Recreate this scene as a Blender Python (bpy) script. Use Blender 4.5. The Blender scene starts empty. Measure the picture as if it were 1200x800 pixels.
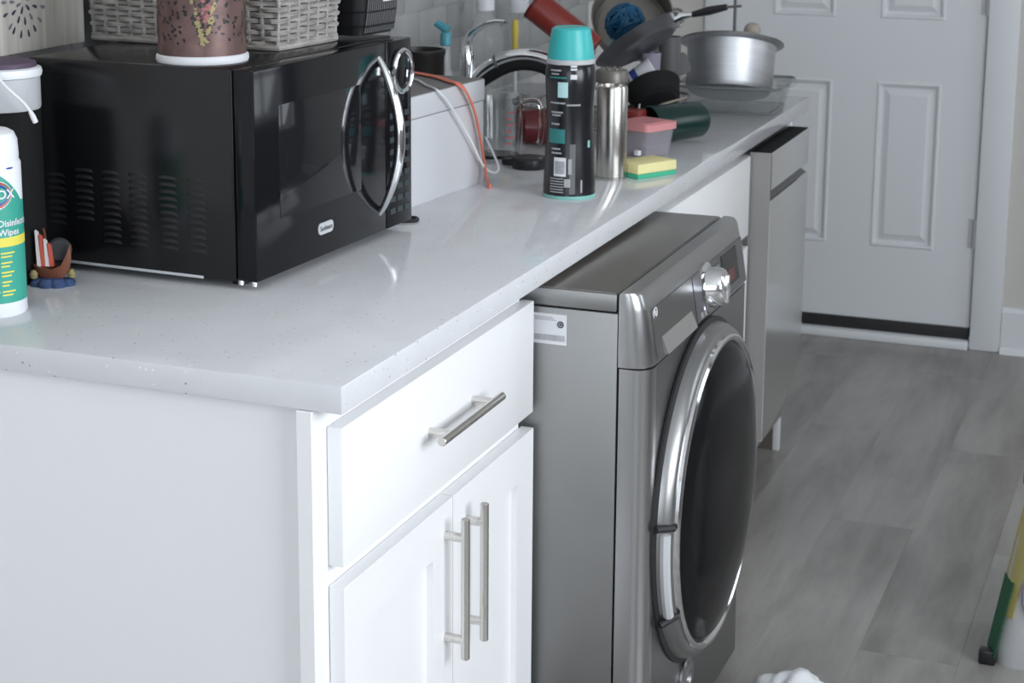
import bpy, bmesh, math, random
from mathutils import Vector, Matrix
random.seed(7)
PI = math.pi
scene = bpy.context.scene
COL = scene.collection

# ------------------------------------------------------------------ camera
cd = bpy.data.cameras.new('camera'); cam = bpy.data.objects.new('camera', cd); COL.objects.link(cam)
cd.sensor_width = 36.0; cd.lens = 64.274
cd.shift_x = 0.07906; cd.shift_y = -0.11931
cd.clip_start = 0.05
_yaw, _pitch, _roll = 0.4045, -0.2054, -0.0021
_F = Vector((-math.sin(_yaw)*math.cos(_pitch), math.cos(_yaw)*math.cos(_pitch), math.sin(_pitch)))
_R = Vector((math.cos(_yaw), math.sin(_yaw), 0)); _U = _R.cross(_F)
_R2 = math.cos(_roll)*_R + math.sin(_roll)*_U; _U2 = -math.sin(_roll)*_R + math.cos(_roll)*_U
_m = Matrix((_R2, _U2, -_F)).transposed().to_4x4(); _m.translation = Vector((0.8648, -1.7657, 1.4674))
cam.matrix_world = _m
cd.dof.use_dof = True; cd.dof.focus_distance = 2.25; cd.dof.aperture_fstop = 14.0
scene.camera = cam

# ------------------------------------------------------------------ world, lights, exposure
w = bpy.data.worlds.new('daylight'); scene.world = w; w.use_nodes = True
w.node_tree.nodes['Background'].inputs[0].default_value = (0.80, 0.90, 1.0, 1)
w.node_tree.nodes['Background'].inputs[1].default_value = 1.0
def area(name, loc, target, sx, sy, power, col):
    l = bpy.data.lights.new(name, 'AREA'); l.shape = 'RECTANGLE'; l.size = sx; l.size_y = sy
    l.energy = power; l.color = col
    o = bpy.data.objects.new(name, l); COL.objects.link(o); o.location = loc
    o.rotation_euler = (Vector(target) - Vector(loc)).to_track_quat('-Z', 'Y').to_euler()
    return o
area('daylight_side_window', (2.72, -0.55, 1.55), (0, -0.35, 1.2), 2.1, 1.25, 94, (0.90, 0.95, 1.0))
area('daylight_rear_window', (1.0, -3.32, 1.45), (0.6, 0, 1.0), 1.9, 1.7, 28, (0.87, 0.935, 1.0))
area('added_far_window_light', (2.72, 2.55, 1.55), (0.6, 2.9, 0.0), 1.15, 1.15, 15, (0.905, 0.95, 1.0))  # unseen far window light, added to brighten the floor by the door
scene.view_settings.view_transform = 'Standard'
scene.view_settings.look = 'None'
scene.view_settings.gamma = 1.0
scene.view_settings.use_curve_mapping = False
scene.view_settings.exposure = 0.0

# ------------------------------------------------------------------ materials
MATS = {}
def mat(name, col, rough=0.5, metal=0.0, spec=0.5, trans=0.0, ior=1.45, alpha=1.0, coat=0.0, emit=None, estr=0.0):
    if name in MATS: return MATS[name]
    m = bpy.data.materials.new(name); m.use_nodes = True
    b = m.node_tree.nodes['Principled BSDF']
    b.inputs['Base Color'].default_value = (*col, 1)
    b.inputs['Roughness'].default_value = rough
    b.inputs['Metallic'].default_value = metal
    b.inputs['Specular IOR Level'].default_value = spec
    b.inputs['Transmission Weight'].default_value = trans
    b.inputs['IOR'].default_value = ior
    b.inputs['Alpha'].default_value = alpha
    b.inputs['Coat Weight'].default_value = coat
    if emit:
        b.inputs['Emission Color'].default_value = (*emit, 1); b.inputs['Emission Strength'].default_value = estr
    MATS[name] = m
    return m
def nodes(m): return m.node_tree.nodes, m.node_tree.links, m.node_tree.nodes['Principled BSDF']
def coords(m, kind='Object', scale=(1, 1, 1), rot=(0, 0, 0)):
    n, l, b = nodes(m)
    mp = n.new('ShaderNodeMapping'); mp.inputs['Scale'].default_value = scale; mp.inputs['Rotation'].default_value = rot
    if kind == 'World':
        g = n.new('ShaderNodeNewGeometry'); l.new(g.outputs['Position'], mp.inputs['Vector'])
    else:
        t = n.new('ShaderNodeTexCoord'); l.new(t.outputs[kind], mp.inputs['Vector'])
    return mp
def ramp(m, fac, stops):
    n, l, b = nodes(m); r = n.new('ShaderNodeValToRGB'); l.new(fac, r.inputs['Fac'])
    e = r.color_ramp.elements
    while len(e) < len(stops): e.new(0.5)
    for k, (p, c) in enumerate(stops): e[k].position = p; e[k].color = (*c, 1)
    return r
def noise(m, vec, scale, detail=3, rough=0.5):
    n, l, b = nodes(m); t = n.new('ShaderNodeTexNoise'); t.inputs['Scale'].default_value = scale
    t.inputs['Detail'].default_value = detail; t.inputs['Roughness'].default_value = rough
    l.new(vec.outputs[0], t.inputs['Vector']); return t
def bump(m, fac, strength, dist=0.001):
    n, l, b = nodes(m); k = n.new('ShaderNodeBump'); k.inputs['Strength'].default_value = strength; k.inputs['Distance'].default_value = dist
    l.new(fac, k.inputs['Height']); l.new(k.outputs[0], b.inputs['Normal'])
def brushed(name, col, rough, axis_scale, amt=0.12):
    m = mat(name, col, rough, 1.0)
    n, l, b = nodes(m); mp = coords(m, 'Object', axis_scale); t = noise(m, mp, 1.0, 4, 0.6)
    r = ramp(m, t.outputs['Fac'], [(0.3, tuple(c*(1-amt) for c in col)), (0.7, tuple(min(1, c*(1+amt)) for c in col))])
    l.new(r.outputs[0], b.inputs['Base Color'])
    mr = n.new('ShaderNodeMapRange'); mr.inputs['To Min'].default_value = rough*0.8; mr.inputs['To Max'].default_value = rough*1.25
    l.new(t.outputs['Fac'], mr.inputs['Value']); l.new(mr.outputs[0], b.inputs['Roughness'])
    return m

M_white = mat('cabinet_white_paint', (0.83, 0.83, 0.84), 0.38)
M_endpanel = mat('end_panel_white', (0.80, 0.80, 0.82), 0.45)
M_doorpaint = mat('door_white_paint', (0.72, 0.74, 0.76), 0.42)
M_trim = mat('trim_white', (0.74, 0.76, 0.78), 0.42)
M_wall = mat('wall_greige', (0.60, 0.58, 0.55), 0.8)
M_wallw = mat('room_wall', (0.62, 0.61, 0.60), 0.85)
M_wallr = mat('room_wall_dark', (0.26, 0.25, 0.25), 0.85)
M_ceil = mat('ceiling_white', (0.80, 0.80, 0.79), 0.9)
M_black = mat('black_plastic', (0.012, 0.012, 0.014), 0.35)
M_blackgloss = mat('black_gloss', (0.008, 0.008, 0.010), 0.09, spec=0.28)
M_mwbody = mat('microwave_black_enamel', (0.007, 0.007, 0.008), 0.20)
M_glassblk = mat('dark_window_glass', (0.012, 0.012, 0.014), 0.06, spec=0.30)
M_chrome = mat('chrome', (0.82, 0.83, 0.85), 0.09, 1.0)
M_steel = brushed('brushed_nickel', (0.66, 0.64, 0.61), 0.22, (400, 400, 12))
M_thermos = brushed('brushed_steel_thermos', (0.52, 0.50, 0.47), 0.26, (300, 300, 6))
M_dw = brushed('dishwasher_stainless', (0.76, 0.755, 0.745), 0.13, (300, 6, 300), 0.06)
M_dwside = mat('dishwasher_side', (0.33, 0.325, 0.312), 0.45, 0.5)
M_wside = brushed('washer_grey_side', (0.300, 0.300, 0.298), 0.42, (3, 3, 3), 0.05)
M_wtop = mat('washer_top', (0.26, 0.245, 0.225), 0.36, 0.85)
M_wfront = mat('washer_graphite_front', (0.17, 0.168, 0.165), 0.32, 0.85)
M_wsilver = mat('washer_silver_corner', (0.42, 0.42, 0.425), 0.30, 1.0)
M_rubber = mat('dark_rubber', (0.02, 0.02, 0.022), 0.6)
M_tumblack = mat('drum_door_glass', (0.010, 0.010, 0.011), 0.14, spec=0.05)
M_glass = mat('clear_glass', (0.30, 0.32, 0.32), 0.04, alpha=0.30, spec=0.8)
M_plasticclear = mat('clear_plastic', (0.62, 0.62, 0.63), 0.12, alpha=0.24, spec=0.6)
M_tubclear = mat('cloudy_plastic_tub', (0.42, 0.40, 0.44), 0.2, alpha=0.38)
M_red = mat('red_plastic', (0.17, 0.020, 0.015), 0.35)
M_maroon = mat('maroon_enamel', (0.085, 0.008, 0.010), 0.25)
M_pink = mat('pink_lid', (0.62, 0.26, 0.27), 0.4)
M_green = mat('dark_green_plastic', (0.004, 0.024, 0.021), 0.3)
M_teal = mat('teal_cap', (0.05, 0.46, 0.46), 0.35)
M_tealr = mat('teal_rim', (0.22, 0.50, 0.46), 0.4)
M_bottleblk = mat('bottle_black', (0.012, 0.013, 0.016), 0.22)
M_whiteplastic = mat('white_plastic', (0.80, 0.82, 0.86), 0.35)
M_label = mat('sticker_white', (0.70, 0.71, 0.74), 0.5)
M_print = mat('print_dark', (0.06, 0.065, 0.07), 0.6)
M_grey = mat('print_grey', (0.36, 0.37, 0.38), 0.6)
M_cyan = mat('print_cyan', (0.45, 0.68, 0.70), 0.5)
M_tealprint = mat('print_teal', (0.03, 0.20, 0.20), 0.5)
M_labelgreen = mat('label_green', (0.045, 0.35, 0.27), 0.4)
M_labelyellow = mat('label_yellow', (0.75, 0.66, 0.10), 0.5)
M_blue = mat('logo_blue', (0.03, 0.06, 0.30), 0.4)
M_redlogo = mat('logo_red', (0.55, 0.05, 0.05), 0.4)
M_alu = brushed('spun_aluminium', (0.56, 0.57, 0.59), 0.46, (4, 4, 120), 0.10)
M_panin = mat('pan_grey_metal', (0.20, 0.19, 0.175), 0.4, 0.7)
M_panunder = mat('pan_dark_underside', (0.16, 0.16, 0.175), 0.33, 0.7)
M_bluemesh = mat('blue_scrubber', (0.004, 0.065, 0.14), 0.5)
M_lav = mat('lavender_tumbler', (0.40, 0.37, 0.46), 0.25, trans=0.4, ior=1.2)
M_dkgrey = mat('dark_grey_plastic', (0.10, 0.10, 0.10), 0.45)
M_spongey = mat('sponge_yellow', (0.78, 0.72, 0.36), 0.9)
M_spongeg = mat('sponge_green', (0.06, 0.42, 0.26), 0.95)
M_boxwhite = mat('white_box', (0.60, 0.605, 0.63), 0.45)
M_boxgrey = mat('grey_box_top', (0.16, 0.155, 0.15), 0.6)
M_orange = mat('orange_cable', (0.72, 0.19, 0.12), 0.5)
M_wcable = mat('white_cable', (0.78, 0.78, 0.80), 0.45)
M_wire = mat('rack_wire', (0.22, 0.22, 0.215), 0.4, 0.6)
M_wood = mat('pale_wood', (0.36, 0.32, 0.27), 0.6)
M_yellow = mat('yellow_handle', (0.62, 0.48, 0.08), 0.4)
M_bluepl = mat('blue_sprayer', (0.06, 0.26, 0.32), 0.4)
M_purple = mat('purple_trim', (0.09, 0.06, 0.10), 0.6)
M_ltgrey = mat('light_grey_plastic', (0.50, 0.51, 0.53), 0.4)
M_gold = mat('gold_paint', (0.29, 0.245, 0.115), 0.45, 0.3)
M_brown = mat('brown_resin', (0.16, 0.055, 0.030), 0.35)
M_bluewave = mat('blue_wave_resin', (0.035, 0.065, 0.15), 0.35)
M_sail = mat('white_sail', (0.68, 0.64, 0.62), 0.6)
M_sailred = mat('red_sail', (0.55, 0.10, 0.07), 0.55)
M_sack = mat('white_woven_sack', (0.46, 0.46, 0.47), 0.55)
M_sackyellow = mat('sack_yellow', (0.44, 0.38, 0.15), 0.6)
M_sackgreen = mat('sack_green', (0.012, 0.10, 0.045), 0.6)
M_cloth = mat('white_cloth', (0.72, 0.73, 0.75), 0.9)
M_grout = mat('tile_grout', (0.42, 0.42, 0.41), 0.9)
M_chromesat = mat('satin_chrome', (0.62, 0.62, 0.62), 0.28, 1.0)
M_wring = mat('washer_door_shell', (0.30, 0.30, 0.30), 0.33, 0.9)
M_mattblk = mat('matt_black', (0.010, 0.010, 0.010), 0.75, spec=0.2)
M_glassr = mat('thick_glass', (0.90, 0.92, 0.92), 0.03, trans=1.0, ior=1.35)
M_joint = mat('floor_joint', (0.26, 0.25, 0.235), 0.8)
M_redled = mat('red_display', (0.05, 0.004, 0.006), 0.2, emit=(0.5, 0.02, 0.03), estr=0.06)

# quartz worktop with dark and light flecks
M_quartz = mat('quartz_worktop', (0.66, 0.67, 0.69), 0.09)
def _q():
    n, l, b = nodes(M_quartz); mp = coords(M_quartz, 'World')
    base = noise(M_quartz, mp, 14, 3)
    r0 = ramp(M_quartz, base.outputs['Fac'], [(0.3, (0.605, 0.61, 0.632)), (0.7, (0.635, 0.64, 0.662))])
    v = n.new('ShaderNodeTexVoronoi'); v.inputs['Scale'].default_value = 110; l.new(mp.outputs[0], v.inputs['Vector'])
    v.inputs['Randomness'].default_value = 1.0
    sp = ramp(M_quartz, v.outputs['Distance'], [(0.10, (1, 1, 1)), (0.20, (0, 0, 0))])
    cl = n.new('ShaderNodeSeparateColor'); l.new(v.outputs['Color'], cl.inputs[0])
    th = ramp(M_quartz, cl.outputs[0], [(0.70, (0, 0, 0)), (0.74, (1, 1, 1))])
    mu = n.new('ShaderNodeMath'); mu.operation = 'MULTIPLY'; l.new(sp.outputs[0], mu.inputs[0]); l.new(th.outputs[0], mu.inputs[1])
    mx = n.new('ShaderNodeMix'); mx.data_type = 'RGBA'; l.new(mu.outputs[0], mx.inputs['Factor'])
    l.new(r0.outputs[0], mx.inputs[6])
    dk = ramp(M_quartz, cl.outputs[1], [(0.0, (0.26, 0.25, 0.24)), (0.75, (0.46, 0.45, 0.44)), (0.8, (0.80, 0.80, 0.81))])
    l.new(dk.outputs[0], mx.inputs[7]); l.new(mx.outputs[2], b.inputs['Base Color'])
_q()
# grey vinyl plank
M_plank = mat('grey_oak_plank', (0.2, 0.2, 0.2), 0.33)
def _p():
    n, l, b = nodes(M_plank); oi = n.new('ShaderNodeObjectInfo')
    g = n.new('ShaderNodeNewGeometry'); ad = n.new('ShaderNodeVectorMath'); ad.operation = 'MULTIPLY_ADD'
    l.new(oi.outputs['Random'], ad.inputs[0]); ad.inputs[1].default_value = (7, 31, 3); l.new(g.outputs['Position'], ad.inputs[2])
    mp = n.new('ShaderNodeMapping'); mp.inputs['Scale'].default_value = (6.5, 1.1, 1); l.new(ad.outputs[0], mp.inputs['Vector'])
    t = noise(M_plank, mp, 1.6, 6, 0.6); t.inputs['Distortion'].default_value = 0.35
    mp2 = n.new('ShaderNodeMapping'); mp2.inputs['Scale'].default_value = (60, 2.5, 1); l.new(ad.outputs[0], mp2.inputs['Vector'])
    t2 = noise(M_plank, mp2, 1.5, 3)
    mx = n.new('ShaderNodeMath'); mx.operation = 'MULTIPLY_ADD'; l.new(t2.outputs['Fac'], mx.inputs[0]); mx.inputs[1].default_value = 0.10; l.new(t.outputs['Fac'], mx.inputs[2])
    m2 = n.new('ShaderNodeMath'); m2.operation = 'MULTIPLY_ADD'; l.new(oi.outputs['Random'], m2.inputs[0]); m2.inputs[1].default_value = 0.10; l.new(mx.outputs[0], m2.inputs[2])
    r = ramp(M_plank, m2.outputs[0], [(0.40, (0.195, 0.183, 0.171)), (0.60, (0.290, 0.276, 0.262)), (0.82, (0.37, 0.355, 0.340))])
    l.new(r.outputs[0], b.inputs['Base Color']); bump(M_plank, t2.outputs['Fac'], 0.08)
_p()
# glazed wall tile
M_tile = mat('grey_glazed_tile', (0.40, 0.405, 0.41), 0.16)
def _t():
    n, l, b = nodes(M_tile); oi = n.new('ShaderNodeObjectInfo')
    r = ramp(M_tile, oi.outputs['Random'], [(0, (0.30, 0.302, 0.30)), (1, (0.36, 0.362, 0.36))]); l.new(r.outputs[0], b.inputs['Base Color'])
_t()
M_wicker = mat('grey_wicker', (0.36, 0.33, 0.31), 0.7)
def _w():
    n, l, b = nodes(M_wicker); mp = coords(M_wicker, 'Object', (30, 30, 120)); t = noise(M_wicker, mp, 1, 3)
    r = ramp(M_wicker, t.outputs['Fac'], [(0.3, (0.26, 0.24, 0.225)), (0.7, (0.42, 0.395, 0.375))]); l.new(r.outputs[0], b.inputs['Base Color'])
_w()
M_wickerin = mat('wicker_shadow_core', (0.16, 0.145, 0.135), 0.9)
M_copper = mat('rose_brown_metal', (0.155, 0.095, 0.088), 0.45, 0.35)
def _c():
    n, l, b = nodes(M_copper); mp = coords(M_copper, 'Object'); t = noise(M_copper, mp, 35, 4)
    r = ramp(M_copper, t.outputs['Fac'], [(0.3, (0.095, 0.055, 0.052)), (0.7, (0.165, 0.10, 0.092))]); l.new(r.outputs[0], b.inputs['Base Color'])
_c()
M_canvas = mat('whitewashed_board', (0.52, 0.49, 0.44), 0.75)
def _cv():
    n, l, b = nodes(M_canvas); mp = coords(M_canvas, 'Object', (1, 22, 1.5)); t = noise(M_canvas, mp, 3, 5)
    r = ramp(M_canvas, t.outputs['Fac'], [(0.35, (0.43, 0.40, 0.36)), (0.65, (0.56, 0.535, 0.49))]); l.new(r.outputs[0], b.inputs['Base Color'])
_cv()

# ------------------------------------------------------------------ mesh helpers
def add_box(bm, a, b, bev=0.0, seg=2):
    x0, y0, z0 = a; x1, y1, z1 = b
    r = bmesh.ops.create_cube(bm, size=1.0); vs = r['verts']
    for v in vs:
        v.co = Vector(((x0+x1)/2 + v.co.x*(x1-x0), (y0+y1)/2 + v.co.y*(y1-y0), (z0+z1)/2 + v.co.z*(z1-z0)))
    if bev > 0:
        es = list({e for v in vs for e in v.link_edges})
        bmesh.ops.bevel(bm, geom=es, offset=bev, segments=seg, affect='EDGES', profile=0.5)
    return bm
def add_lathe(bm, prof, n=32, M=None):
    M = M or Matrix()
    rings = []
    for r, z in prof:
        if r < 1e-6: rings.append([bm.verts.new(M @ Vector((0, 0, z)))])
        else: rings.append([bm.verts.new(M @ Vector((r*math.cos(2*PI*k/n), r*math.sin(2*PI*k/n), z))) for k in range(n)])
    for a, b in zip(rings, rings[1:]):
        for k in range(n):
            k2 = (k+1) % n
            if len(a) == 1 and len(b) == 1: continue
            if len(a) == 1: bm.faces.new((a[0], b[k2], b[k]))
            elif len(b) == 1: bm.faces.new((a[k], a[k2], b[0]))
            else: bm.faces.new((a[k], a[k2], b[k2], b[k]))
    return bm
def smooth_path(pts, k=6, closed=False):
    P = [Vector(p) for p in pts]; out = []; n = len(P)
    for i in range(n if closed else n-1):
        if closed: p0, p1, p2, p3 = P[i-1], P[i], P[(i+1) % n], P[(i+2) % n]
        else: p0, p1, p2, p3 = P[max(i-1, 0)], P[i], P[i+1], P[min(i+2, n-1)]
        for j in range(k):
            t = j/k
            out.append(0.5*((2*p1) + (p2-p0)*t + (2*p0-5*p1+4*p2-p3)*t*t + (3*p1-p0-3*p2+p3)*t**3))
    if not closed: out.append(P[-1])
    return out
def add_tube(bm, pts, r, n=8, closed=False, flat=1.0, up=None):
    P = [Vector(p) for p in pts]; N = len(P); rings = []
    t = (P[1]-P[0]).normalized()
    nrm = Vector(up) if up else (Vector((0, 0, 1)) if abs(t.z) < 0.9 else Vector((1, 0, 0)))
    for i in range(N):
        if closed: t = (P[(i+1) % N]-P[i-1]).normalized()
        else: t = (P[min(i+1, N-1)]-P[max(i-1, 0)]).normalized()
        nrm = nrm - t*nrm.dot(t)
        if nrm.length < 1e-6: nrm = t.orthogonal()
        nrm.normalize(); bi = t.cross(nrm)
        rr = r[i] if isinstance(r, (list, tuple)) else r
        rings.append([bm.verts.new(P[i] + nrm*(rr*flat*math.cos(2*PI*k/n)) + bi*(rr*math.sin(2*PI*k/n))) for k in range(n)])
    for i in range(N if closed else N-1):
        a, b = rings[i], rings[(i+1) % N]
        for k in range(n): bm.faces.new((a[k], a[(k+1) % n], b[(k+1) % n], b[k]))
    if not closed:
        bm.faces.new(rings[0][::-1]); bm.faces.new(rings[-1])
    return bm
def add_prism(bm, poly, axis, a0, a1):
    def P(u, v, a):
        return {'x': (a, u, v), 'y': (u, a, v), 'z': (u, v, a)}[axis]
    A = [bm.verts.new(P(u, v, a0)) for u, v in poly]; B = [bm.verts.new(P(u, v, a1)) for u, v in poly]
    bm.faces.new(A); bm.faces.new(B[::-1])
    for i in range(len(poly)):
        j = (i+1) % len(poly); bm.faces.new((A[j], A[i], B[i], B[j]))
    return bm
def axisM(loc, d, roll=0.0):
    q = Vector(d).normalized().to_track_quat('Z', 'Y')
    return Matrix.Translation(Vector(loc)) @ q.to_matrix().to_4x4() @ Matrix.Rotation(roll, 4, 'Z')
def obj(name, bm, m, parent=None, loc=(0, 0, 0), smooth=35, mw=None):
    bmesh.ops.recalc_face_normals(bm, faces=bm.faces[:])
    me = bpy.data.meshes.new(name); bm.to_mesh(me); bm.free()
    me.materials.append(m)
    if smooth:
        me.shade_smooth(); me.set_sharp_from_angle(angle=math.radians(smooth))
    o = bpy.data.objects.new(name, me); COL.objects.link(o)
    if mw is not None: o.matrix_world = mw
    else: o.location = loc
    if parent: o.parent = parent
    return o
def B(): return bmesh.new()
def box(name, a, b, m, parent=None, bev=0.002): return obj(name, add_box(B(), a, b, bev), m, parent)
def tag(o, label, cat, group=None):
    o['label'] = label; o['category'] = cat
    if group: o['group'] = group
    return o
def thing(name, label, cat, loc=(0, 0, 0), rotz=0.0, group=None, mw=None):
    o = bpy.data.objects.new(name, None); COL.objects.link(o)
    o.empty_display_size = 0.05
    if mw is not None: o.matrix_world = mw
    else: o.location = loc; o.rotation_euler = (0, 0, rotz)
    return tag(o, label, cat, group)
def struct(o): o['kind'] = 'structure'; return o
def linkcopy(o, name, parent=None, loc=None, rot=None):
    c = o.copy(); c.name = name; COL.objects.link(c); c.parent = parent
    if loc is not None: c.location = loc
    if rot is not None: c.rotation_euler = rot
    return c
def text_bm(s, size, align='CENTER'):
    cu = bpy.data.curves.new('txt', 'FONT'); cu.body = s; cu.size = size; cu.align_x = align; cu.align_y = 'CENTER'; cu.resolution_u = 2; cu.offset = size*0.022
    t = bpy.data.objects.new('txt', cu); COL.objects.link(t)
    dg = bpy.context.evaluated_depsgraph_get(); me = bpy.data.meshes.new_from_object(t.evaluated_get(dg))
    bm = B(); bm.from_mesh(me); bpy.data.objects.remove(t); bpy.data.curves.remove(cu); bpy.data.meshes.remove(me)
    return bm
def wrap(bm, R, ang0, z0, cx=0, cy=0, lift=0.0004, zs=None):
    # flat XY art -> vertical cylinder of radius R (function of z allowed)
    for v in bm.verts:
        z = z0 + v.co.y; r = (zs(z) if zs else R) + lift
        a = ang0 + v.co.x/(R if not zs else r)
        v.co = Vector((cx + r*math.cos(a), cy + r*math.sin(a), z))
    return bm
def flat_rect(bm, x0, y0, x1, y1, nx=6):
    for k in range(nx):
        a = x0+(x1-x0)*k/nx; b = x0+(x1-x0)*(k+1)/nx
        v = [bm.verts.new((a, y0, 0)), bm.verts.new((b, y0, 0)), bm.verts.new((b, y1, 0)), bm.verts.new((a, y1, 0))]
        bm.faces.new(v)
    return bm
def flat_ellipse(bm, cx, cy, rx, ry, n=28):
    c = bm.verts.new((cx, cy, 0)); vs = [bm.verts.new((cx+rx*math.cos(2*PI*k/n), cy+ry*math.sin(2*PI*k/n), 0)) for k in range(n)]
    for k in range(n): bm.faces.new((c, vs[k], vs[(k+1) % n]))
    return bm

def rrect(x0, x1, y0, y1, r, n=5):
    out = []
    for cx, cy, a0 in ((x1-r, y0+r, -PI/2), (x1-r, y1-r, 0), (x0+r, y1-r, PI/2), (x0+r, y0+r, PI)):
        for k in range(n+1):
            a = a0+(PI/2)*k/n; out.append((cx+r*math.cos(a), cy+r*math.sin(a)))
    return out

H = 0.867          # worktop height
XW = -0.72         # tiled wall
YW = 3.608         # end wall with the door
# ------------------------------------------------------------------ room shell
fl = struct(box('floor', (XW-0.1, -3.3, -0.06), (2.7, YW+0.2, -0.006), M_joint, None, 0))
pl = None; PWD, PLN = 0.178, 1.22
x = -0.36; k = 0
while x < 2.6:
    y = -3.3 + ((k*0.47) % 1.0)*PLN - PLN
    while y < YW:
        y0, y1 = max(y, -3.3), min(y+PLN, YW)
        if y1-y0 > 0.05:
            full = abs(y1-y0-PLN) < 1e-6
            if full and pl is not None:
                linkcopy(pl, 'plank', fl, (x, y0, 0))
            else:
                o = obj('plank', add_box(B(), (0.0001, 0.0001, -0.006), (PWD-0.0001, y1-y0-0.0001, 0.0), 0.0004, 1), M_plank, fl, (x, y0, 0))
                if full: pl = o
        y += PLN
    x += PWD; k += 1
struct(box('wall_back', (XW-0.1, -3.3, 0), (XW-0.006, YW+0.1, 2.45), M_wallw, None, 0))
wb = bpy.data.objects['wall_back']
TW, TH = 0.155, 0.0762
ti = obj('tile', add_box(B(), (0, 0.0012, 0.0012), (0.006, TW-0.0012, TH-0.0012), 0.0012, 2), M_tile, wb, (XW-0.006, 0, 0))
first = True
for r in range(7):
    z = 1.025 - 2*TH + r*TH
    off = (r % 2)*TW/2
    n = 0
    y = 1.72 - 8*TW - off
    while y < 2.98:
        if first: ti.location = (XW-0.006, y, z); first = False
        else: linkcopy(ti, 'tile', wb, (XW-0.006, y, z))
        y += TW
# grout bed behind the tiles
obj('grout_bed', add_box(B(), (XW-0.006, 0.40, 1.025-2*TH), (XW-0.0028, 3.05, 1.025+5*TH)), M_grout, wb)
# end wall with an opening for the door
DX0, DX1 = -0.450, 0.279
ew = struct(obj('wall_end', add_box(add_box(add_box(B(), (XW-0.1, YW, 0), (DX0, YW+0.12, 2.45)), (DX1, YW, 0), (2.7, YW+0.12, 2.45)), (DX0, YW, 2.05), (DX1, YW+0.12, 2.45)), M_wall))
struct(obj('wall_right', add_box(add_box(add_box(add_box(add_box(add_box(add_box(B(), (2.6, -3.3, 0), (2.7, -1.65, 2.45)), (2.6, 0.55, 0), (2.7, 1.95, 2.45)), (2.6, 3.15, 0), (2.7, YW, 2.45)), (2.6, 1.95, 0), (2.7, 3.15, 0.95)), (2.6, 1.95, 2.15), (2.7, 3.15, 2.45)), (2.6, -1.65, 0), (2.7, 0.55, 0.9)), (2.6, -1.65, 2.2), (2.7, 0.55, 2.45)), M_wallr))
struct(obj('wall_rear', add_box(add_box(add_box(add_box(B(), (XW-0.1, -3.4, 0), (0.0, -3.3, 2.45)), (2.0, -3.4, 0), (2.7, -3.3, 2.45)), (0.0, -3.4, 0), (2.0, -3.3, 0.55)), (0.0, -3.4, 2.3), (2.0, -3.3, 2.45)), M_wallw))
struct(box('ceiling', (XW-0.1, -3.4, 2.45), (2.7, YW+0.12, 2.55), M_ceil, None, 0))
wf = B()
for yy in (-1.65, -0.57, 0.50): add_box(wf, (2.62, yy, 0.9), (2.67, yy+0.05, 2.2))
for zz in (0.9, 1.52, 2.15): add_box(wf, (2.62, -1.65, zz), (2.67, 0.55, zz+0.05))
struct(obj('window_1', wf, M_trim))
wf = B()
for xx in (0.0, 0.975, 1.95): add_box(wf, (xx, -3.37, 0.55), (xx+0.05, -3.33, 2.3))
for zz in (0.55, 2.25): add_box(wf, (0.0, -3.37, zz), (2.0, -3.33, zz+0.05))
struct(obj('window_2', wf, M_trim))
wf = B()
for yy in (1.95, 2.525, 3.10): add_box(wf, (2.62, yy, 0.95), (2.67, yy+0.05, 2.15))
for zz in (0.95, 1.52, 2.10): add_box(wf, (2.62, 1.95, zz), (2.67, 3.15, zz+0.05))
struct(obj('added_window_3', wf, M_trim))  # frame for the added far window, out of view

# door with six moulded panels
dr = bpy.data.objects.new('door_1', None); COL.objects.link(dr); struct(dr)
dr.location = (DX0, YW, 0)
DF = 0.006                                   # slab face sits just inside the wall face
xs = [0.0, 0.116, 0.298, 0.428, 0.610, DX1-DX0-0.004]
zs = [0.060, 0.283, 0.772, 0.955, 1.560, 1.680, 1.900, 2.035]
sb = B()
for a, b in ((xs[0]+0.004, xs[1]), (xs[2], xs[3]), (xs[4], xs[5])): add_box(sb, (a, DF, zs[0]), (b, DF+0.035, zs[-1]))
for a, b in ((zs[0], zs[1]), (zs[2], zs[3]), (zs[4], zs[5]), (zs[6], zs[7])):
    add_box(sb, (xs[1], DF, a), (xs[2], DF+0.035, b)); add_box(sb, (xs[3], DF, a), (xs[4], DF+0.035, b))
add_box(sb, (xs[1]-0.01, DF+0.02, zs[0]+0.01), (xs[4]+0.01, DF+0.03, zs[-1]-0.01))
obj('door_slab', sb, M_doorpaint, dr)
def panel(x0, x1, z0, z1):
    bm = B(); prev = None
    for d, h in ((0, 0), (0.004, -0.004), (0.009, -0.003), (0.014, 0.009), (0.019, 0.010), (0.036, 0.001), (0.038, 0.0)):
        q = [bm.verts.new(p) for p in ((x0+d, DF+h, z0+d), (x1-d, DF+h, z0+d), (x1-d, DF+h, z1-d), (x0+d, DF+h, z1-d))]
        if prev:
            for i in range(4): bm.faces.new((prev[i], prev[(i+1) % 4], q[(i+1) % 4], q[i]))
        prev = q
    bm.faces.new(prev)
    return obj('door_panel', bm, M_doorpaint, dr, smooth=0)
for a, b in ((xs[1], xs[2]), (xs[3], xs[4])):
    for c, d in ((zs[1], zs[2]), (zs[3], zs[4]), (zs[5], zs[6])): panel(a, b, c, d)
box('door_sweep', (0.004, 0.0, 0.026), (DX1-DX0-0.004, 0.045, 0.061), M_rubber, dr, 0.003)
box('threshold', (0.002, -0.03, 0.0), (DX1-DX0-0.002, 0.05, 0.024), M_trim, dr, 0.003)
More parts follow.
